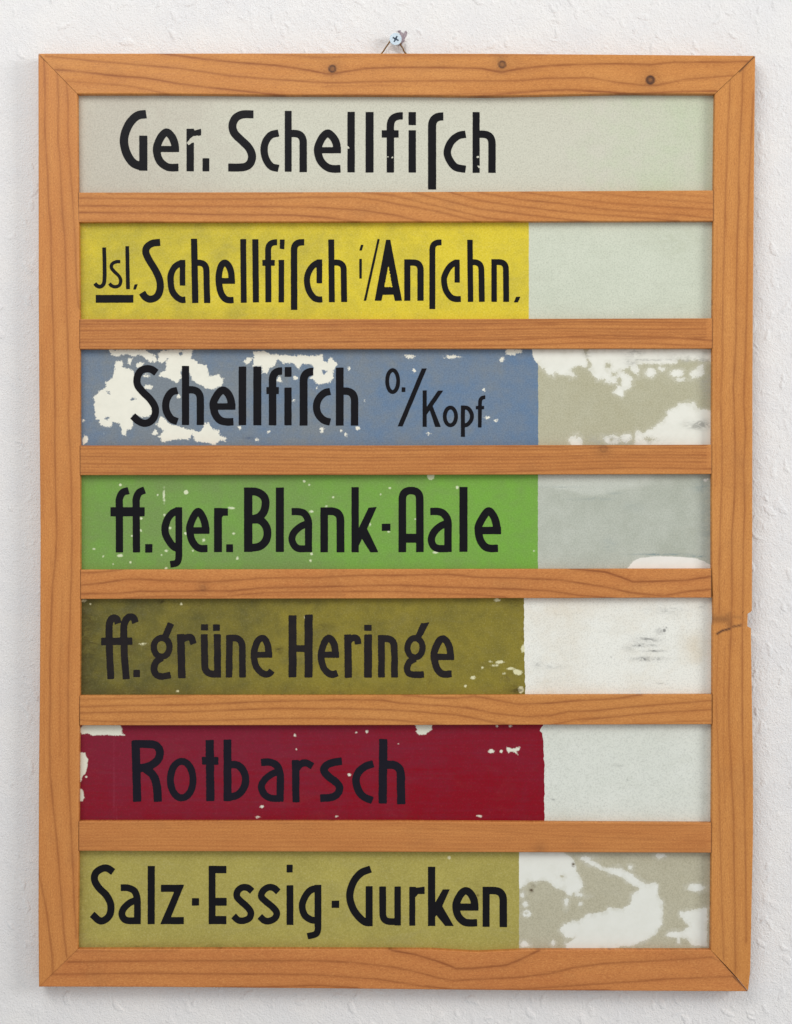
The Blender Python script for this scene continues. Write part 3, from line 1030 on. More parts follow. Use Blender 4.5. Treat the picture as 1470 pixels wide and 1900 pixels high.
# ------------------------------------------------------------------ glass strips
Z1, Z2 = (140, 165, 3.5), (540, 165, 3.5)
Z3, Z4 = (140, 400, 3.5), (560, 400, 3.341)
Z5, Z6, Z7 = (140, 640, 3.4186), (560, 640, 3.341), (960, 640, 3.341)
Z8, Z9, Z10 = (140, 870, 3.4186), (560, 870, 3.341), (960, 870, 3.341)
Z11, Z12, Z13 = (140, 1100, 3.4186), (560, 1100, 3.341), (960, 1100, 3.341)
Z14, Z15, Z16 = (140, 1335, 3.4186), (560, 1335, 3.1277), (960, 1335, 3.341)
Z17, Z18, Z19 = (140, 1570, 3.4186), (560, 1570, 3.341), (940, 1570, 3.196)

L, C, R, B, PO, E = 'L', 'C', 'R', 'B', 'P', 'E'
# every entry: (character, zoom, strokes)
TEXT = {
 1: [
  ('G', Z1, [(C, 55, [(460, 163), (400, 175), (345, 235), (316, 325), (330, 410), (370, 475), (420, 500), (468, 502)]), (B, (415, 303, 468, 531))]),
  ('e', Z1, [(C, 50, [(650, 402), (645, 355), (625, 308), (592, 281), (558, 310), (531, 370), (531, 420), (550, 470), (590, 503), (625, 511), (670, 510)]), (B, (530, 370, 674, 410))]),
  ('r', Z1, [(B, (722, 258, 770, 535)), (PO, [(730, 258), (768, 258), (775, 270), (817, 258), (817, 303), (790, 305), (765, 325), (730, 330)]),
             ('-P', [(722, 352), (740, 325), (770, 305), (818, 302), (792, 322), (772, 345), (735, 364)])]),
  ('.', Z1, [(B, (826, 450, 870, 535))]),
  ('S', Z1, [(C, 52, [(1157, 165), (1085, 166), (1040, 190), (1020, 240), (1035, 290), (1080, 335), (1125, 380), (1147, 430), (1140, 475), (1110, 503), (1060, 510), (993, 510)])]),
  ('c', Z1, [(C, 47, [(1320, 286), (1270, 300), (1235, 345), (1226, 400), (1238, 455), (1272, 503), (1320, 516)])]),
  ('h', Z1, [(B, (1360, 142, 1405, 538)), (R, 48, 60, [(1395, 289), (1480, 289), (1480, 540)])]),
  ('e', Z2, [(C, 50, [(300, 405), (295, 355), (275, 315), (240, 288), (205, 315), (177, 375), (177, 420), (195, 470), (235, 508), (275, 519), (322, 518)]), (B, (176, 378, 325, 418))]),
  ('l', Z2, [(B, (367, 148, 415, 542)), ('-O', (370, 380), 9, 8)]),
  ('l', Z2, [(B, (485, 150, 537, 543))]),
  ('f', Z2, [(R, 48, 68, [(646, 543), (646, 175), (727, 175)]), (B, (590, 268, 700, 316)), ('-O', (630, 441), 8, 4), ('-P', [(648, 450), (660, 436), (668, 432), (660, 452)])]),
  ('i', Z2, [(B, (764, 150, 812, 235)), (B, (764, 268, 812, 543))]),
  ('long s', Z2, [(R, 53, 66, [(917, 653), (917, 178), (990, 178)])]),
  ('c', Z2, [(C, 48, [(1135, 294), (1085, 305), (1040, 345), (1016, 405), (1030, 460), (1070, 508), (1135, 521)])]),
  ('h', Z2, [(B, (1180, 150, 1226, 545)), (R, 48, 60, [(1220, 294), (1306, 294), (1306, 545)]), ('-O', (1215, 442), 13, 7), ('-O', (1220, 505), 10, 7)]),
 ],
 2: [
  ('J', Z3, [(C, 25, [(187, 207), (190, 330), (189, 420), (180, 450), (160, 462), (140, 455), (127, 440)])]),
  ('s', Z3, [(C, 22, [(292, 299), (265, 300), (238, 315), (235, 340), (255, 365), (285, 395), (295, 425), (285, 453), (260, 462), (235, 455), (222, 440)])]),
  ('l', Z3, [(L, 25, [(337, 198), (342, 478)])]),
  (',', Z3, [(PO, [(385, 447), (405, 445), (393, 480), (376, 480)])]),
  ('_', Z3, [(B, (133, 515, 377, 566))]),
  ('S', Z3, [(C, 46, [(551, 174), (500, 180), (465, 205), (458, 240), (480, 290), (520, 355), (548, 420), (550, 480), (530, 525), (490, 543), (455, 530), (434, 500)])]),
  ('c', Z3, [(C, 41, [(714, 308), (680, 312), (645, 335), (622, 380), (619, 430), (630, 490), (660, 530), (690, 547), (715, 546)]), (B, (678, 288, 714, 455))]),
  ('h', Z3, [(L, 41, [(771, 150), (779, 568)]), (R, 40, 50, [(780, 306), (850, 306), (856, 568)])]),
  ('e', Z3, [(C, 42, [(1016, 435), (1012, 370), (995, 325), (970, 306), (945, 330), (932, 390), (933, 440), (945, 500), (970, 538), (1000, 549), (1028, 548)]), (B, (930, 405, 1036, 443))]),
  ('l', Z3, [(L, 38, [(1090, 153), (1094, 566)])]),
  ('l', Z3, [(L, 40, [(1169, 153), (1173, 564)])]),
  ('f', Z3, [(R, 39, 52, [(1254, 563), (1252, 173), (1310, 173)]), (B, (1215, 288, 1295, 326))]),
  ('i', Z3, [(PO, [(1328, 155), (1360, 155), (1357, 220), (1328, 215)]), (B, (1320, 288, 1356, 564))]),
  ('long s', Z3, [(R, 42, 52, [(1421, 613), (1420, 173), (1487, 173)])]),
  ('c', Z4, [(C, 38, [(127, 291), (95, 295), (62, 320), (38, 365), (33, 410), (45, 465), (75, 508), (105, 520), (128, 519)]), (B, (92, 272, 127, 420))]),
  ('h', Z4, [(L, 37, [(183, 148), (187, 537)]), (R, 37, 46, [(188, 291), (260, 291), (263, 536)])]),
  ('i', Z4, [(PO, [(368, 181), (383, 181), (373, 217), (357, 217)]), (B, (357, 268, 373, 391))]),
  ('/', Z4, [(PO, [(470, 146), (484, 146), (400, 528), (385, 528)])]),
  ('A', Z4, [(PO, [(523, 150), (549, 150), (622, 528), (578, 528), (569, 491), (503, 491), (494, 528), (452, 528)]), ('-P', [(538, 308), (562, 442), (512, 442)])]),
  ('n', Z4, [(B, (636, 271, 674, 528)), (R, 39, 46, [(640, 291), (737, 291), (737, 528)])]),
  ('long s', Z4, [(R, 37, 46, [(810, 580), (810, 166), (867, 166)])]),
  ('c', Z4, [(C, 37, [(980, 291), (950, 293), (915, 320), (888, 370), (883, 410), (895, 465), (925, 505), (955, 517), (987, 517)]), (B, (948, 272, 980, 415))]),
  ('h', Z4, [(L, 34, [(1043, 150), (1047, 535)]), (R, 36, 46, [(1048, 289), (1113, 289), (1117, 535)])]),
  ('n', Z4, [(B, (1176, 270, 1210, 535)), (R, 36, 46, [(1180, 288), (1266, 288), (1268, 535)])]),
  (',', Z4, [(PO, [(1330, 503), (1356, 503), (1340, 538), (1315, 538)])]),
 ],
 3: [
  ('S', Z5, [(C, 46, [(514, 176), (485, 156), (450, 151), (415, 165), (393, 205), (395, 255), (430, 300), (475, 345), (505, 395), (505, 445), (480, 483), (440, 497), (400, 482), (364, 450)])]),
  ('c', Z5, [(C, 46, [(648, 288), (610, 300), (582, 340), (573, 385), (582, 430), (610, 470), (648, 486)])]),
  ('h', Z5, [(B, (676, 133, 722, 508)), (R, 46, 62, [(710, 284), (793, 284), (793, 508)])]),
  ('e', Z5, [(C, 48, [(993, 400), (985, 345), (965, 305), (935, 287), (905, 310), (878, 360), (877, 400), (890, 445), (920, 478), (960, 488), (1003, 487)]), (B, (880, 370, 1016, 411))]),
  ('l', Z5, [(B, (1036, 137, 1084, 509))]),
  ('l', Z5, [(B, (1129, 137, 1180, 510))]),
  ('f', Z5, [(R, 48, 58, [(1251, 510), (1251, 165), (1312, 165)]), (B, (1212, 267, 1291, 312))]),
  ('i', Z5, [(B, (1328, 140, 1372, 202)), (B, (1326, 270, 1372, 510))]),
  ('long s', Z6, [(R, 49, 60, [(12, 500), (12, 165), (72, 165)])]),
  ('c', Z6, [(C, 45, [(177, 288), (140, 298), (105, 335), (92, 382), (102, 428), (135, 465), (177, 478)])]),
  ('h', Z6, [(B, (212, 140, 260, 500)), (R, 46, 60, [(250, 286), (328, 286), (328, 500)])]),
  ('o', Z6, [(E, 24, (564, 224), 34, 68)]),
  ('.', Z6, [(B, (620, 263, 643, 292))]),
  ('/', Z6, [(PO, [(745, 145), (776, 145), (626, 505), (595, 505)])]),
  ('K', Z6, [(B, (750, 282, 775, 508)), (PO, [(845, 283), (878, 283), (776, 430), (770, 392)]), (PO, [(785, 378), (808, 368), (862, 508), (828, 508)])]),
  ('o', Z6, [(E, 24, (922, 443), 35, 55)]),
  ('p', Z6, [(B, (987, 375, 1012, 570)), (C, 25, [(995, 388), (1030, 392), (1053, 425), (1053, 460), (1030, 492), (1003, 500)])]),
  ('f', Z6, [(R, 23, 34, [(1104, 512), (1106, 324), (1138, 324)]), (B, (1080, 378, 1131, 399))]),
 ],
 4: [
  ('ff', Z8, [(C, 46, [(280, 530), (279, 250), (280, 190), (300, 150), (338, 137)]), (C, 46, [(388, 530), (386, 250), (387, 190), (405, 150), (440, 134)]), (B, (223, 243, 440, 301))]),
  ('.', Z8, [(B, (443, 477, 489, 531))]),
  ('g', Z8, [(C, 46, [(672, 265), (625, 275), (590, 310), (570, 365), (572, 410), (590, 450), (620, 490), (650, 505)]), (L, 43, [(656, 243), (657, 560)]), (C, 42, [(656, 540), (654, 575), (640, 598), (602, 605)])]),
  ('e', Z8, [(C, 46, [(828, 400), (822, 345), (805, 300), (780, 270), (752, 300), (728, 360), (727, 400), (738, 450), (765, 490), (795, 505), (838, 505)]), (B, (725, 370, 851, 412))]),
  ('r', Z8, [(B, (880, 248, 930, 528)), (PO, [(885, 248), (968, 250), (968, 297), (938, 297), (925, 315), (900, 315)])]),
  ('.', Z8, [(B, (957, 478, 1000, 528))]),
  ('B', Z8, [(B, (1070, 118, 1123, 527)), (C, 50, [(1095, 143), (1150, 146), (1193, 172), (1207, 215), (1197, 268), (1165, 305), (1110, 322)]),
             (C, 50, [(1110, 322), (1170, 325), (1207, 360), (1219, 410), (1205, 460), (1165, 493), (1095, 502)])]),
  ('l', Z8, [(B, (1272, 118, 1323, 527))]),
  ('a', Z8, [(C, 45, [(1372, 271), (1420, 272), (1455, 285), (1478, 330), (1479, 400), (1479, 528)]), (C, 44, [(1478, 345), (1430, 365), (1390, 400), (1374, 440), (1385, 480), (1415, 505), (1479, 506)])]),
  ('n', Z9, [(B, (116, 238, 163, 517)), (R, 48, 60, [(120, 262), (240, 262), (241, 517)])]),
  ('k', Z9, [(B, (309, 113, 354, 517)), (PO, [(415, 240), (465, 236), (405, 372), (374, 434), (350, 485), (350, 375)]), (PO, [(405, 370), (476, 517), (426, 517), (370, 428)])]),
  ('-', Z9, [(B, (497, 340, 550, 384))]),
  ('A', Z9, [(R, 47, 54, [(624, 516), (624, 134), (732, 134), (733, 516)]), (B, (640, 402, 715, 458))]),
  ('a', Z9, [(C, 46, [(797, 264), (845, 264), (880, 278), (905, 320), (907, 400), (907, 515)]), (C, 45, [(905, 335), (860, 355), (822, 390), (804, 435), (815, 475), (845, 493), (907, 494)])]),
  ('l', Z9, [(B, (978, 112, 1028, 514))]),
  ('e', Z9, [(C, 47, [(1213, 395), (1205, 335), (1188, 290), (1160, 261), (1130, 290), (1098, 350), (1096, 390), (1107, 440), (1135, 480), (1170, 493), (1217, 492)]), (B, (1095, 359, 1236, 405))]),
 ],
 5: [
  ('ff', Z11, [(C, 44, [(225, 548), (218, 400), (214, 250), (218, 190), (238, 160), (262, 166), (272, 195)]), (C, 44, [(323, 548), (312, 400), (307, 250), (312, 190), (338, 155), (368, 158), (382, 190)]), (L, 47, [(164, 309), (362, 306)])]),
  ('.', Z11, [(B, (368, 488, 410, 535))]),
  ('g', Z11, [(L, 42, [(607, 193), (570, 278)]), (E, 40, (548, 345), 50, 60), (C, 42, [(550, 412), (512, 440), (499, 485), (515, 520), (550, 530), (604, 521)])]),
  ('r', Z11, [(L, 48, [(668, 262), (676, 543)]), (C, 42, [(675, 300), (700, 285), (735, 284), (750, 325)])]),
  ('u with two dots', Z11, [(B, (797, 198, 842, 238)), (B, (873, 200, 918, 242)), (R, 44, 55, [(818, 262), (822, 515), (902, 516)]), (L, 44, [(901, 262), (903, 538)])]),
  ('n', Z11, [(L, 42, [(978, 268), (975, 537)]), (R, 42, 55, [(970, 286), (1058, 286), (1061, 537)])]),
  ('e', Z11, [(C, 42, [(1228, 405), (1222, 340), (1205, 300), (1182, 287), (1155, 310), (1135, 370), (1135, 420), (1150, 470), (1180, 505), (1208, 517), (1233, 510), (1248, 492)]), (B, (1130, 374, 1250, 412))]),
  ('H', Z12, [(B, (-81, 139, -32, 524)), (B, (18, 135, 68, 525)), (B, (-42, 325, 28, 366))]),
  ('e', Z12, [(C, 42, [(212, 395), (205, 330), (190, 297), (168, 280), (145, 300), (123, 360), (122, 410), (137, 465), (165, 498), (195, 506), (222, 497)]), (B, (118, 365, 232, 403))]),
  ('r', Z12, [(L, 45, [(286, 258), (290, 527)]), (C, 40, [(290, 300), (318, 279), (342, 284), (350, 318)])]),
  ('i', Z12, [(B, (388, 198, 434, 235)), (B, (387, 258, 436, 525))]),
  ('n', Z12, [(L, 42, [(494, 262), (495, 525)]), (R, 42, 54, [(485, 283), (574, 283), (576, 525)])]),
  ('g', Z12, [(PO, [(740, 188), (792, 183), (738, 285), (700, 275)]), (E, 38, (703, 340), 47, 60), (C, 41, [(704, 408), (668, 430), (654, 470), (668, 500), (705, 508), (758, 506)])]),
  ('e', Z12, [(C, 43, [(925, 407), (918, 345), (900, 302), (873, 284), (848, 305), (823, 365), (822, 410), (837, 465), (865, 498), (895, 504), (930, 502)]), (B, (820, 377, 945, 417))]),
 ],
 6: [
  ('R', Z14, [(L, 52, [(382, 133), (393, 522)]), (C, 50, [(362, 156), (470, 156), (518, 170), (537, 212), (520, 260), (470, 295), (395, 312)]), (C, 52, [(445, 312), (490, 350), (515, 410), (524, 522)])]),
  ('o', Z14, [(E, 44, (675, 382), 72, 116)]),
  ('t', Z14, [(L, 52, [(852, 130), (857, 518)]), (B, (803, 238, 908, 287))]),
  ('b', Z14, [(L, 50, [(965, 127), (966, 518)]), (C, 47, [(975, 287), (1030, 290), (1068, 330), (1080, 385), (1065, 440), (1025, 480), (955, 497)])]),
  ('a', Z14, [(C, 46, [(1178, 273), (1230, 270), (1275, 290), (1298, 340), (1300, 420), (1298, 522)]), (C, 44, [(1295, 330), (1240, 350), (1195, 390), (1180, 430), (1200, 475), (1240, 498), (1300, 502)])]),
  ('r', Z14, [(L, 46, [(1397, 257), (1400, 525)]), (C, 44, [(1400, 315), (1435, 280), (1470, 277), (1505, 296)])]),
  ('s', Z15, [(C, 44, [(233, 242), (180, 250), (140, 270), (130, 300), (160, 335), (205, 370), (220, 400), (205, 435), (165, 453), (108, 457)])]),
  ('c', Z15, [(C, 44, [(416, 257), (370, 272), (330, 305), (315, 350), (325, 400), (355, 445), (411, 470)])]),
  ('h', Z15, [(L, 48, [(474, 113), (470, 487)]), (R, 48, 62, [(475, 262), (575, 262), (578, 492)])]),
 ],
 7: [
  ('S', Z17, [(C, 45, [(240, 164), (205, 141), (170, 142), (130, 170), (122, 215), (150, 265), (195, 310), (223, 365), (222, 425), (195, 463), (155, 473), (106, 433)])]),
  ('a', Z17, [(C, 43, [(288, 264), (335, 265), (375, 285), (392, 330), (394, 400), (394, 495)]), (C, 43, [(392, 340), (345, 360), (308, 395), (295, 430), (308, 460), (335, 473), (394, 473)])]),
  ('l', Z17, [(B, (459, 126, 504, 495))]),
  ('z', Z17, [(PO, [(543, 245), (688, 245), (688, 252), (607, 450), (688, 450), (688, 495), (541, 495), (541, 490), (627, 290), (543, 290)])]),
  ('-', Z17, [(B, (740, 330, 785, 377))]),
  ('E', Z17, [(B, (846, 125, 889, 495)), (B, (860, 125, 958, 172)), (B, (860, 328, 960, 378)), (B, (860, 443, 958, 495))]),
  ('s', Z17, [(C, 42, [(1122, 287), (1095, 265), (1060, 262), (1030, 285), (1025, 320), (1050, 350), (1090, 385), (1113, 420), (1105, 455), (1070, 472), (1035, 470), (1004, 443)])]),
  ('s', Z17, [(C, 42, [(1288, 290), (1258, 265), (1223, 262), (1190, 285), (1180, 320), (1207, 350), (1250, 385), (1277, 420), (1268, 455), (1232, 475), (1200, 472), (1170, 446)])]),
  ('i', Z17, [(B, (1340, 118, 1379, 167)), (B, (1340, 248, 1383, 500))]),
  ('g', Z18, [(C, 42, [(118, 262), (65, 268), (30, 300), (6, 350), (5, 390), (20, 430), (55, 455), (95, 462)]), (L, 42, [(101, 240), (101, 500)]), (C, 40, [(101, 480), (100, 520), (85, 546), (36, 559)])]),
  ('-', Z18, [(B, (186, 338, 233, 383))]),
  ('G', Z18, [(C, 45, [(428, 142), (370, 165), (325, 215), (300, 285), (302, 340), (325, 400), (365, 450), (400, 473), (440, 474)]), (B, (397, 248, 440, 495))]),
  ('u', Z18, [(R, 42, 50, [(502, 250), (503, 468), (594, 468)]), (B, (575, 250, 615, 492))]),
  ('r', Z18, [(B, (667, 252, 704, 493)), (PO, [(672, 252), (705, 252), (712, 258), (762, 250), (762, 297), (722, 297), (704, 318), (690, 318)])]),
  ('k', Z18, [(B, (783, 128, 828, 495)), (PO, [(875, 268), (918, 268), (870, 375), (824, 445), (824, 358)]), (PO, [(870, 370), (943, 495), (890, 495), (835, 428)])]),
  ('e', Z18, [(C, 46, [(1075, 392), (1068, 335), (1045, 292), (1015, 277), (985, 300), (960, 350), (958, 390), (972, 435), (1005, 468), (1040, 476), (1088, 475)]), (B, (955, 356, 1096, 400))]),
  ('n', Z18, [(B, (1122, 252, 1165, 500)), (R, 46, 62, [(1125, 275), (1250, 275), (1250, 502)])]),
 ],
}

MARK = {'.': 'full_stop', ',': 'comma', '-': 'hyphen', '/': 'slash', '_': 'underline'}


def half(name, rect, edge_left, edge_right, mat, parent, peels, stains, tone, step=1.6, yb=Y_GLASS + 0.0026, **props):
    """one painted area of a glass strip; edges may be ragged functions of y"""
    x0, y0, x1, y1 = rect
    ny = int((y1 - y0) / step) + 1
    nx = int((x1 - x0) / step) + 1
    ys = np.linspace(y0, y1, ny)
    tt = np.linspace(0, 1, nx)
    TT, PY = np.meshgrid(tt, ys, indexing='ij')
    xl = edge_left(PY) if edge_left else np.full_like(PY, x0)
    xr = edge_right(PY) if edge_right else np.full_like(PY, x1)
    PX = xl + (xr - xl) * TT
    X, Y, Z = P(PX, PY, Y_GLASS)
    d = np.full(PX.shape, 40.0)
    for sg, kind, *g_ in peels:
        if kind == 'poly':
            T = fr(g_[0])
            q = sd_poly(PX, PY, [T(p) for p in g_[1]])
        else:
            T = fr(g_[0]); k = g_[0][2]
            (cx, cy) = T(g_[1]); rx, ry = g_[2] / k, g_[3] / k
            q = (np.hypot((PX - cx) / rx, (PY - cy) / ry) - 1) * min(rx, ry)
            q = q - 0.4
        d = np.minimum(d, q) if sg > 0 else np.maximum(d, -q)
    st = np.zeros(PX.shape)
    for z, (cx, cy), rx, ry, s in stains:
        T = fr(z); k = z[2]
        X0, Y0 = T((cx, cy))
        st = np.maximum(st, s * np.exp(-(((PX - X0) * k / rx) ** 2 + ((PY - Y0) * k / ry) ** 2)))
    tn = tone(PX, PY) + 0 * PX
    attrs = {'peel': np.clip(d, -40, 40).ravel(), 'stain': st.ravel(), 'tone': tn.ravel(),
             'pco': np.stack([PX.ravel(), PY.ravel(), np.full(PX.size, y0)], -1)}
    V = np.stack([X.ravel(), Y.ravel(), Z.ravel()], -1)
    F = grid_faces(*X.shape)
    V2, F2, a2 = skirt(X, Y, Z, PX, PY, yb, attrs, len(V))
    n2 = len(V) + len(V2)
    att = {k: np.concatenate([attrs[k], a2[k]]) for k in attrs}
    return raw_mesh(name, np.concatenate([V, V2]), np.concatenate([F, F2]), mat, parent, attrs=att, **props)


def poly(z, pts, s=1):
    return (s, 'poly', z, pts)


def spots(z, lst, s=1):
    return [(s, 'spot', z, (a, b), c, (d[0] if d else c)) for a, b, c, *d in lst]


def jag(x, amp, seed, pts=None):
    base = pl(pts) if pts else (lambda q: x)
    return lambda yy: base(yy) + amp * value_noise(yy * 0.45, yy * 0.0, seed) + amp * 0.6 * value_noise(yy * 1.3, yy * 0.0, seed + 1)


INK = {
    1: mat_letter('black_paint', lin(8, 7, 13), lin(4, 3, 9)),
    5: mat_letter('worn_black_paint', lin(24, 20, 24), lin(36, 30, 28)),
    6: mat_letter('dark_navy_paint', lin(14, 13, 26), lin(22, 18, 30)),
}

# (opening rectangle incl. what is hidden in the rebates, split edge, materials ...)
G_RECT = [None, (139, 169, 1331, 361), (141, 406, 1329, 597), (142, 642, 1328, 832), (142, 875, 1327, 1061), (142, 1106, 1328, 1295), (141, 1340, 1328, 1530), (140, 1574, 1326, 1768)]
STRIPS = 'lettered glass strips held in the frame'


def strip(i, split, fmat, bmat, label, flabel, blabel, fpeel=(), fstain=(), ftone=lambda x, y: 0.5, bpeel=(), bstain=(), btone=lambda x, y: 0.5, ink=1, rnd=0.0):
    x0, y0, x1, y1 = G_RECT[i]
    cx, _, cz = P((x0 + x1) / 2, y1, Y_GLASS)
    root = empty('glass_strip', (float(cx), Y_GLASS + 0.0013, float(cz)), category='sign strip', label=label, group=STRIPS)
    half('painted_field', (x0, y0, split(900.0) if False else 0, y1), lambda q: np.full_like(q, x0), split, fmat, root, fpeel, fstain, ftone, label=flabel) if False else None
    sx = float(np.mean(split(np.linspace(y0, y1, 30))))
    half('painted_field', (x0, y0, sx, y1), None, split, fmat, root, list(fpeel), list(fstain), ftone, label=flabel)
    half('blank_field', (sx, y0, x1, y1), split, None, bmat, root, list(bpeel), list(bstain), btone, label=blabel)
    for k, (ch, z, strokes) in enumerate(TEXT[i]):
        xs, ys, d = letter_sdf(strokes, z, rnd, 100 * i + 3 * k)
        nm = MARK.get(ch, 'letter')
        lab = None if nm != 'letter' else 'black letter ' + ch
        kw = {'label': lab} if lab else {}
        contour_mesh(nm, xs, ys, d, Y_GLASS - 0.00012, Y_GLASS - 0.00001, INK[ink], root, **kw)
    return root


WHITE_U = lin(228, 226, 212)
GREYST = lin(150, 150, 144)

# 1 grey-white strip
strip(1, jag(972, 0.2, 1), mat_plate('grey_white_paint', lin(189, 184, 170), lin(200, 199, 183), WHITE_U, lin(172, 168, 152), 0.9),
      mat_plate('pale_green_white_paint', lin(200, 199, 183), lin(192, 199, 174), WHITE_U, lin(168, 172, 146), 1.2),
      'greyish white glass strip at the top, lettered Ger. Schellfisch in black', 'warm grey white area behind the lettering', 'pale green tinged blank area',
      ftone=lambda x, y: np.clip((x - 250) / 450.0, 0, 1) * 1.9, btone=lambda x, y: np.clip((x - 985) / 250.0, 0, 1) * 1.1 - 0.35,
      bstain=[(Z1, (4480, 450), 260, 110, 0.35)])
# 2 yellow
strip(2, jag(981.5, 0.2, 2), mat_plate('yellow_paint', lin(184, 170, 62), lin(216, 196, 56), WHITE_U, lin(170, 156, 70), 1.2, streak=0.3),
      mat_plate('pale_celadon_paint', lin(196, 202, 184), lin(206, 211, 194), WHITE_U, lin(176, 182, 160), 0.9),
      'yellow glass strip, second from the top, lettered Jsl. Schellfisch i/Anschn. in black', 'bright yellow area', 'pale celadon blank area',
      ftone=lambda x, y: np.clip((x - 150) / 700.0, 0, 1) * 0.8 + 0.1, bpeel=spots((960, 400, 3.341), [(715, 603, 5)]),
      bstain=[((960, 400, 3.341), (1000, 150), 180, 110, 0.45)])
# 3 blue, flaking
blue_peel = [
    poly(Z5, [(255, 100), (300, 105), (300, 135), (370, 165), (385, 230), (400, 290), (450, 330), (490, 370), (485, 430), (470, 455), (440, 460), (380, 440), (355, 455), (365, 490),
              (355, 540), (320, 525), (325, 580), (290, 575), (295, 530), (280, 500), (240, 490), (235, 515), (200, 520), (160, 510), (150, 480), (125, 470), (130, 430), (115, 390),
              (120, 330), (150, 300), (190, 270), (195, 235), (230, 210), (250, 165)]),
    poly(Z5, [(215, 30), (440, 30), (490, 60), (495, 110), (470, 115), (440, 80), (420, 66), (370, 72), (330, 66), (260, 70), (225, 55)]),
    poly(Z5, [(335, 80), (365, 85), (352, 128), (335, 118)]), poly(Z5, [(382, 128), (405, 106), (432, 112), (418, 142), (390, 142)]),
    poly(Z5, [(530, 55), (560, 30), (745, 30), (735, 80), (770, 110), (830, 125), (850, 195), (910, 190), (945, 215), (930, 250), (870, 285), (830, 275), (770, 240), (740, 225),
              (725, 160), (675, 150), (670, 215), (650, 235), (570, 210), (530, 195), (540, 180), (570, 165), (585, 90), (550, 110), (520, 100)]),
    poly(Z5, [(515, 510), (545, 455), (580, 480), (610, 510), (660, 515), (740, 540), (790, 550), (820, 500), (850, 495), (880, 540), (910, 545), (915, 575), (960, 590), (955, 610),
              (915, 600), (890, 632), (800, 620), (760, 605), (740, 570), (720, 600), (640, 600), (550, 612), (525, 580), (555, 545)]),
    poly(Z5, [(485, 560), (510, 540), (525, 565), (495, 575)]),
    poly(Z5, [(1130, 45), (1195, 35), (1235, 55), (1300, 65), (1436, 66), (1569, 62), (1569, 97), (1600, 112), (1620, 62), (1636, 102), (1658, 122), (1640, 164), (1630, 210), (1610, 245),
              (1548, 250), (1492, 210), (1512, 154), (1490, 120), (1436, 120), (1420, 150), (1380, 115), (1310, 115), (1285, 90), (1265, 130), (1230, 150), (1215, 180), (1185, 180),
              (1180, 130), (1130, 135), (1135, 80)]),
    poly(Z5, [(1070, 105), (1090, 80), (1120, 85), (1110, 110), (1085, 125)]), poly(Z5, [(1280, 230), (1295, 195), (1312, 230)]),
    poly(Z6, [(1430, 25), (1480, 25), (1480, 130), (1445, 95)]),
    poly(Z5, [(45, 618), (55, 575), (80, 585), (76, 620), (50, 632)]),
    *spots(Z5, [(460, 268, 20, 14), (458, 195, 13, 8), (1225, 548, 10), (1045, 522, 7), (1150, 602, 9), (50, 480, 10), (1395, 210, 9), (655, 325, 8), (180, 560, 6), (1385, 355, 5), (500, 90, 14, 20)]),
    *spots(Z6, [(663, 70, 20, 10), (935, 74, 32, 10), (1240, 90, 14), (1300, 45, 28, 22), (1345, 40, 16, 12), (697, 158, 8), (293, 148, 9), (390, 342, 6), (785, 548, 10, 7), (1155, 453, 13, 8),
                (1203, 468, 12, 7), (1130, 280, 7), (125, 525, 9, 16), (348, 515, 8), (245, 533, 6), (272, 555, 8), (95, 268, 6)]),
    *spots(Z5, [(210, 300, 10, 8), (362, 345, 9, 5), (200, 462, 9, 7), (670, 55, 9, 7)], -1),
    *spots(Z6, [(140, 170, 8, 10)], -1),
]
b3 = [
    poly(Z7, [(80, 20), (400, 20), (430, 70), (440, 120), (420, 140), (380, 125), (340, 150), (360, 190), (340, 195), (270, 190), (235, 165), (225, 190), (190, 185), (170, 150), (120, 115), (80, 80)]),
    poly(Z7, [(440, 20), (1260, 20), (1260, 100), (1100, 95), (1000, 95), (990, 112), (850, 120), (745, 122), (752, 192), (722, 182), (702, 135), (645, 160), (690, 180), (715, 200), (705, 270),
              (660, 285), (650, 320), (590, 295), (620, 265), (610, 235), (540, 235), (545, 220), (500, 210), (470, 190), (440, 160), (460, 130), (430, 70)]),
    poly(Z7, [(1065, 185), (1080, 160), (1110, 150), (1125, 120), (1155, 125), (1160, 180), (1130, 205), (1090, 205)]),
    poly(Z7, [(920, 410), (960, 400), (1000, 365), (1100, 355), (1120, 395), (1260, 410), (1260, 650), (720, 650), (730, 560), (740, 530), (790, 540), (860, 500), (900, 470), (925, 430)]),
    poly(Z7, [(315, 585), (375, 545), (362, 578), (395, 575), (410, 640), (350, 640)]),
    *spots(Z7, [(830, 172, 32, 24), (890, 150, 22, 11), (990, 178, 38, 22), (1010, 215, 22, 9), (585, 585, 45, 26), (672, 580, 34, 24)]),
    *spots(Z7, [(560, 130, 16, 20), (632, 230, 14, 24), (600, 180, 12, 8), (585, 588, 14, 8), (820, 585, 26, 14)], -1),
]
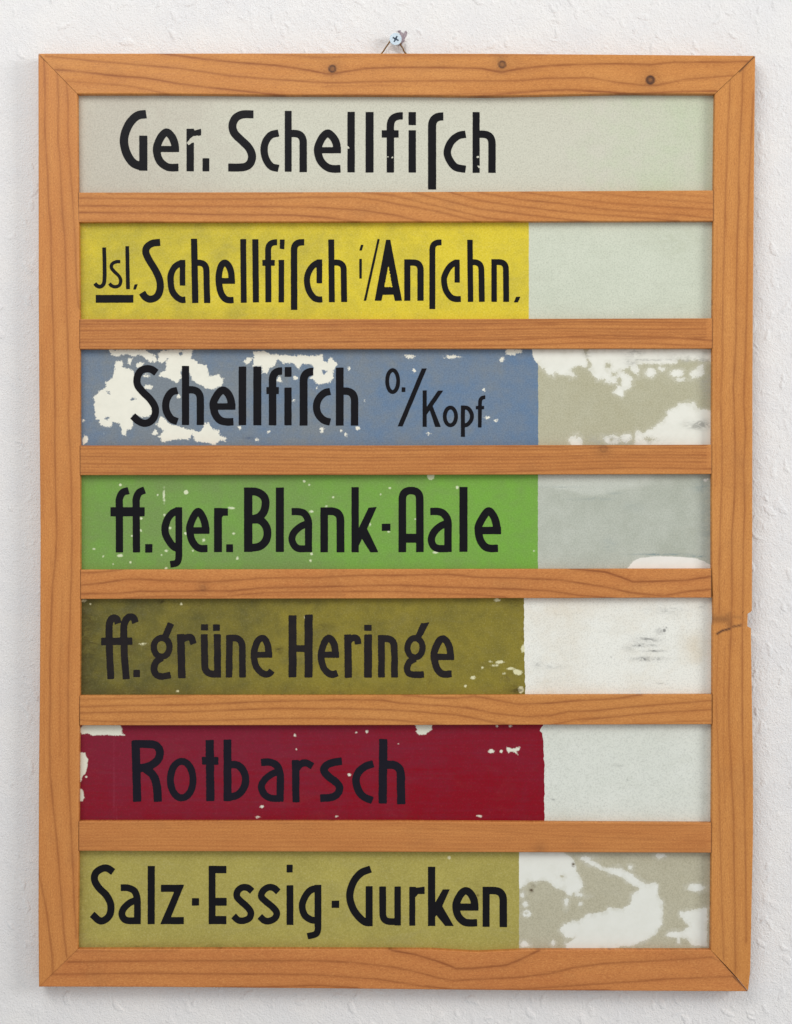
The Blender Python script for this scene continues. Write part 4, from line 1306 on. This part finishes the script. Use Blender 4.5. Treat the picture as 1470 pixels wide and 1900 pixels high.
strip(3, jag(998.8, 0.5, 3, [(640, 986), (655, 988), (668, 992), (676, 998.8), (840, 998.8)]),
      mat_plate('blue_paint', lin(121, 130, 138), lin(100, 124, 152), WHITE_U, lin(84, 98, 120), 1.2, rag=0.95, streak=0.3, gk=0.6),
      mat_plate('olive_grey_paint', lin(174, 170, 142), lin(184, 182, 158), lin(226, 226, 216), lin(168, 168, 160), 0.95, rag=1.0, soft=7.0),
      'blue glass strip with badly flaked paint, lettered Schellfisch o./Kopf in black', 'slate blue area with cream flaked patches', 'olive grey blank area with white flaked patches',
      fpeel=blue_peel, ftone=lambda x, y: np.clip((x - 260) / 720.0, 0, 1) * 0.85 + 0.45 * np.exp(-((x - 150) / 50.0) ** 2),
      fstain=[(Z5, (1100, 590), 30, 14, 0.8)],
      bpeel=b3, bstain=[(Z7, (720, 50), 60, 26, 0.9), (Z7, (850, 92), 170, 7, 1.0), (Z7, (1130, 495), 70, 26, 1.2), (Z7, (700, 110), 40, 20, 0.7), (Z7, (435, 60), 26, 18, 0.8),
                        (Z7, (1120, 95), 110, 12, 0.9), (Z7, (640, 600), 260, 40, 0.5), (Z7, (1190, 250), 60, 90, 0.5), (Z7, (1060, 75), 200, 30, 0.35)])
# 4 green
green_peel = [*spots(Z8, [(285, 102, 6), (562, 172, 5, 28), (703, 148, 13), (523, 165, 6), (990, 248, 18, 6), (565, 293, 7), (600, 375, 6), (575, 520, 11, 7), (545, 545, 6), (815, 452, 9),
                          (1005, 410, 6), (285, 550, 13, 7), (178, 553, 5), (120, 508, 8, 5), (240, 603, 5), (350, 593, 5), (1028, 568, 6), (578, 630, 7, 4), (1452, 80, 5), (438, 150, 7),
                          (415, 390, 6), (360, 425, 5), (700, 410, 6), (745, 518, 5), (417, 315, 5)]),
              *spots(Z9, [(800, 45, 20, 22), (15, 77, 6), (195, 175, 6), (548, 120, 6, 4), (490, 157, 5), (965, 115, 8, 10), (155, 233, 6, 4), (60, 265, 9, 6), (62, 527, 7), (55, 570, 6), (832, 518, 11, 5),
                          (424, 345, 4, 6), (705, 312, 5), (540, 390, 6, 4), (46, 100, 4), (1440, 508, 5)])]
strip(4, jag(998.3, 0.3, 4), mat_plate('green_paint', lin(116, 146, 80), lin(116, 166, 66), lin(206, 216, 178), lin(92, 130, 72), 0.9, rag=0.35, streak=0.25, gk=0.6),
      mat_plate('grey_green_paint', lin(170, 175, 162), lin(197, 201, 191), lin(228, 226, 219), lin(134, 147, 146), 0.75, rag=0.3),
      'green glass strip lettered ff. ger. Blank-Aale in black', 'grass green area with small chips', 'grey green blank area with a white sliver at the bottom',
      fpeel=green_peel, ftone=lambda x, y: np.clip((x - 500) / 500.0, -0.1, 1) * 0.6 + 0.35 - 0.2 * np.exp(-((x - 520) / 90.0) ** 2),
      bpeel=[poly(Z10, [(650, 660), (690, 610), (715, 575), (760, 552), (880, 540), (1000, 545), (1100, 552), (1160, 572), (1200, 600), (1230, 660)]), *spots(Z10, [(1165, 70, 9, 8), (1180, 65, 5)])],
      btone=lambda x, y: 0.22 + 0.25 * np.clip((1160 - x) / 160.0, 0, 1) + 0.5 / (1 + np.exp((y - (902 + 3 * np.sin(x * 0.05) + 20 * np.exp(-((x - 1100) / 42.0) ** 2))) / 1.6)) * np.clip((1260 - x) / 60.0, 0, 1),
      bstain=[(Z10, (900, 530), 160, 5, 1.3), (Z10, (1110, 542), 60, 6, 1.2), (Z10, (470, 188), 120, 9, 0.55), (Z10, (600, 150), 40, 8, 0.5), (Z10, (250, 112), 140, 3, 0.5), (Z10, (720, 235), 60, 30, 0.3),
              (Z10, (1150, 100), 60, 60, 0.45), (Z10, (570, 470), 40, 40, 0.3), (Z10, (1190, 350), 50, 260, 0.4)])
# 5 olive
olive_peel = [*spots(Z11, [(430, 323, 16, 6), (95, 72, 6), (672, 70, 7), (48, 48, 20, 8), (650, 622, 6), (33, 150, 5, 12)]),
              *spots(Z12, [(1060, 525, 14, 9), (1360, 603, 17, 19), (1338, 492, 24, 16), (1376, 345, 14, 22), (1210, 45, 14, 8), (1230, 430, 22, 6), (1170, 425, 8, 5), (1290, 470, 18, 6), (1120, 462, 6),
                           (1195, 450, 16, 4), (1015, 578, 6), (1255, 500, 8, 5), (25, 155, 6, 8)])]
strip(5, jag(973.5, 0.7, 5, [(1100, 972), (1200, 973), (1300, 975)]), mat_plate('olive_paint', lin(92, 88, 46), lin(136, 124, 48), lin(214, 210, 168), lin(60, 52, 30), 0.95, rag=0.5, dark=lin(88, 72, 34), gk=0.6),
      mat_plate('white_backing_paint', lin(212, 200, 178), lin(230, 230, 222), WHITE_U, lin(142, 142, 138), 0.6),
      'dark olive glass strip lettered ff. grüne Heringe in black', 'stained olive area', 'white blank area with grey smudges',
      fpeel=olive_peel, ftone=lambda x, y: np.clip((x - 180) / 420.0, 0, 1) * 0.75 + 0.1,
      fstain=[(Z11, (1290, 365), 28, 22, 0.9), (Z11, (545, 55), 22, 14, 0.9), (Z11, (60, 330), 90, 400, 0.55), (Z11, (300, 640), 400, 60, 0.3), (Z12, (1310, 70), 60, 40, 0.5), (Z12, (150, 215), 60, 30, 0.4), (Z12, (1340, 600), 60, 30, 0.7)],
      bstain=[(Z13, (800, 290), 75, 18, 0.75), (Z13, (780, 325), 70, 10, 1.0), (Z13, (850, 360), 60, 6, 1.1), (Z13, (810, 410), 85, 13, 1.0), (Z13, (690, 350), 35, 20, 0.5), (Z13, (880, 240), 30, 18, 0.6),
              (Z13, (930, 110), 130, 24, 0.28), (Z13, (125, 440), 28, 26, 0.5), (Z13, (230, 460), 60, 14, 0.3), (Z13, (582, 400), 5, 5, 1.6), (Z13, (912, 232), 7, 10, 2.5), (Z13, (924, 216), 4, 4, 2.5), (Z13, (1140, 90), 14, 10, 0.5),
              (Z13, (890, 562), 30, 5, 0.5)], btone=lambda x, y: 0.95 - 0.75 * np.exp(-((x - 1290) / 26.0) ** 2 - ((y - 1205) / 32.0) ** 2) - 0.15 * np.exp(-((x - 1050) / 90.0) ** 2), ink=5, rnd=1.6)
# 6 red
red_peel = [
    poly(Z14, [(30, 60), (55, 30), (285, 30), (297, 65), (297, 90), (315, 98), (240, 105), (190, 98), (110, 100), (85, 90), (40, 92)]),
    poly(Z14, [(10, 205), (60, 212), (80, 250), (75, 290), (65, 340), (45, 360), (40, 395), (10, 395)]),
    poly(Z14, [(10, 430), (45, 440), (60, 500), (45, 518), (10, 510)]),
    poly(Z15, [(652, 20), (757, 20), (755, 55), (735, 72), (720, 88), (680, 88), (660, 70), (668, 60)]),
    poly(Z15, [(1188, 158), (1225, 168), (1265, 160), (1260, 180), (1245, 185), (1255, 205), (1235, 188), (1210, 190), (1195, 200)]),
    *spots(Z14, [(1183, 553, 9, 7), (1155, 620, 14, 6), (1393, 100, 5, 7), (1403, 190, 5), (70, 365, 6)]),
    *spots(Z15, [(1100, 183, 14, 10), (1158, 186, 6), (277, 322, 8, 6), (1030, 560, 11, 4), (378, 70, 6), (315, 75, 4), (1212, 38, 6, 4), (200, 562, 5, 3), (1133, 38, 5), (560, 140, 4)]),
]
strip(6, jag(1009.6, 0.6, 6, [(1340, 1003), (1346, 1008), (1349, 1005), (1356, 1002), (1360, 1006), (1375, 1008.5), (1420, 1010), (1530, 1010.5)]),
      mat_plate('crimson_paint', lin(132, 0, 26), lin(124, 26, 48), lin(216, 216, 200), lin(150, 66, 84), 0.8, rag=0.45, streak=1.3, gk=0.18),
      mat_plate('white_green_paint', lin(208, 212, 202), lin(218, 221, 213), WHITE_U, lin(150, 152, 146), 0.9),
      'crimson red glass strip lettered Rotbarsch in black', 'crimson area with paint chipped off the corner and edges', 'clean greenish white blank area',
      fpeel=red_peel, ftone=lambda x, y: 0.72 - 0.55 * np.clip((x - 420) / 420.0, 0, 1) + 0.35 * np.clip((1440 - y) / 100.0, -0.6, 1) + 0.1,
      fstain=[(Z14, (245, 400), 5, 260, 0.3), (Z14, (262, 620), 4, 60, 0.35)],
      bstain=[(Z16, (683, 375), 5, 4, 2.2), (Z16, (225, 497), 9, 7, 1.0), (Z16, (620, 285), 40, 10, 0.25)], ink=6, rnd=1.5)
# 7 khaki
b7 = [
    poly(Z19, [(60, 30), (330, 30), (375, 60), (400, 90), (420, 150), (445, 190), (455, 240), (430, 270), (395, 280), (390, 300), (360, 290), (345, 265), (290, 250), (250, 210), (150, 205), (95, 240), (60, 260)]),
    poly(Z19, [(470, 70), (520, 90), (570, 125), (660, 130), (720, 150), (770, 190), (830, 225), (880, 215), (900, 225), (895, 280), (925, 330), (930, 400), (920, 460), (885, 525), (820, 560), (740, 590),
               (640, 605), (360, 640), (350, 580), (405, 545), (350, 540), (310, 495), (345, 465), (390, 440), (430, 445), (470, 405), (590, 385), (600, 365), (690, 375), (735, 345), (745, 290), (790, 255),
               (720, 215), (690, 185), (640, 170), (580, 150), (520, 115), (465, 95)]),
    poly(Z19, [(1030, 390), (1090, 385), (1120, 370), (1190, 370), (1190, 590), (1100, 590), (1065, 550), (1030, 545), (1030, 575), (1010, 580), (1015, 540), (940, 530), (960, 510), (1040, 505),
               (1085, 480), (1060, 450), (1030, 420)]),
    *spots(Z19, [(1120, 245, 45, 22), (915, 58, 26, 12), (735, 125, 12, 14), (95, 290, 14), (112, 345, 16), (120, 400, 22, 20), (440, 345, 10), (355, 330, 12, 18), (105, 580, 24, 16), (430, 290, 26, 10), (480, 75, 30, 12), (275, 575, 14)]),
    *spots(Z19, [(120, 398, 10, 9), (325, 180, 7, 6)], -1),
]
strip(7, jag(963.3, 0.4, 8), mat_plate('khaki_paint', lin(158, 148, 78), lin(172, 161, 84), lin(206, 200, 160), lin(110, 98, 52), 1.0, rag=0.3),
      mat_plate('grey_beige_paint', lin(176, 171, 147), lin(186, 182, 160), lin(222, 223, 215), lin(96, 84, 66), 0.85, rag=0.7, soft=6.0),
      'khaki glass strip at the bottom, lettered Salz-Essig-Gurken in black', 'khaki yellow area', 'grey beige blank area with large white flaked patches',
      fpeel=spots(Z18, [(915, 72, 8, 10)]), fstain=[(Z18, (1093, 305), 9, 9, 1.5), (Z18, (1093, 290), 30, 50, 0.3), (Z17, (30, 330), 60, 400, 0.4), (Z17, (500, 640), 1400, 26, 0.4)],
      ftone=lambda x, y: 0.55, bpeel=b7, bstain=[(Z19, (147, 260), 12, 12, 1.6), (Z19, (395, 112), 8, 12, 1.3), (Z19, (160, 235), 14, 12, 0.5), (Z19, (1130, 352), 8, 5, 0.8)])
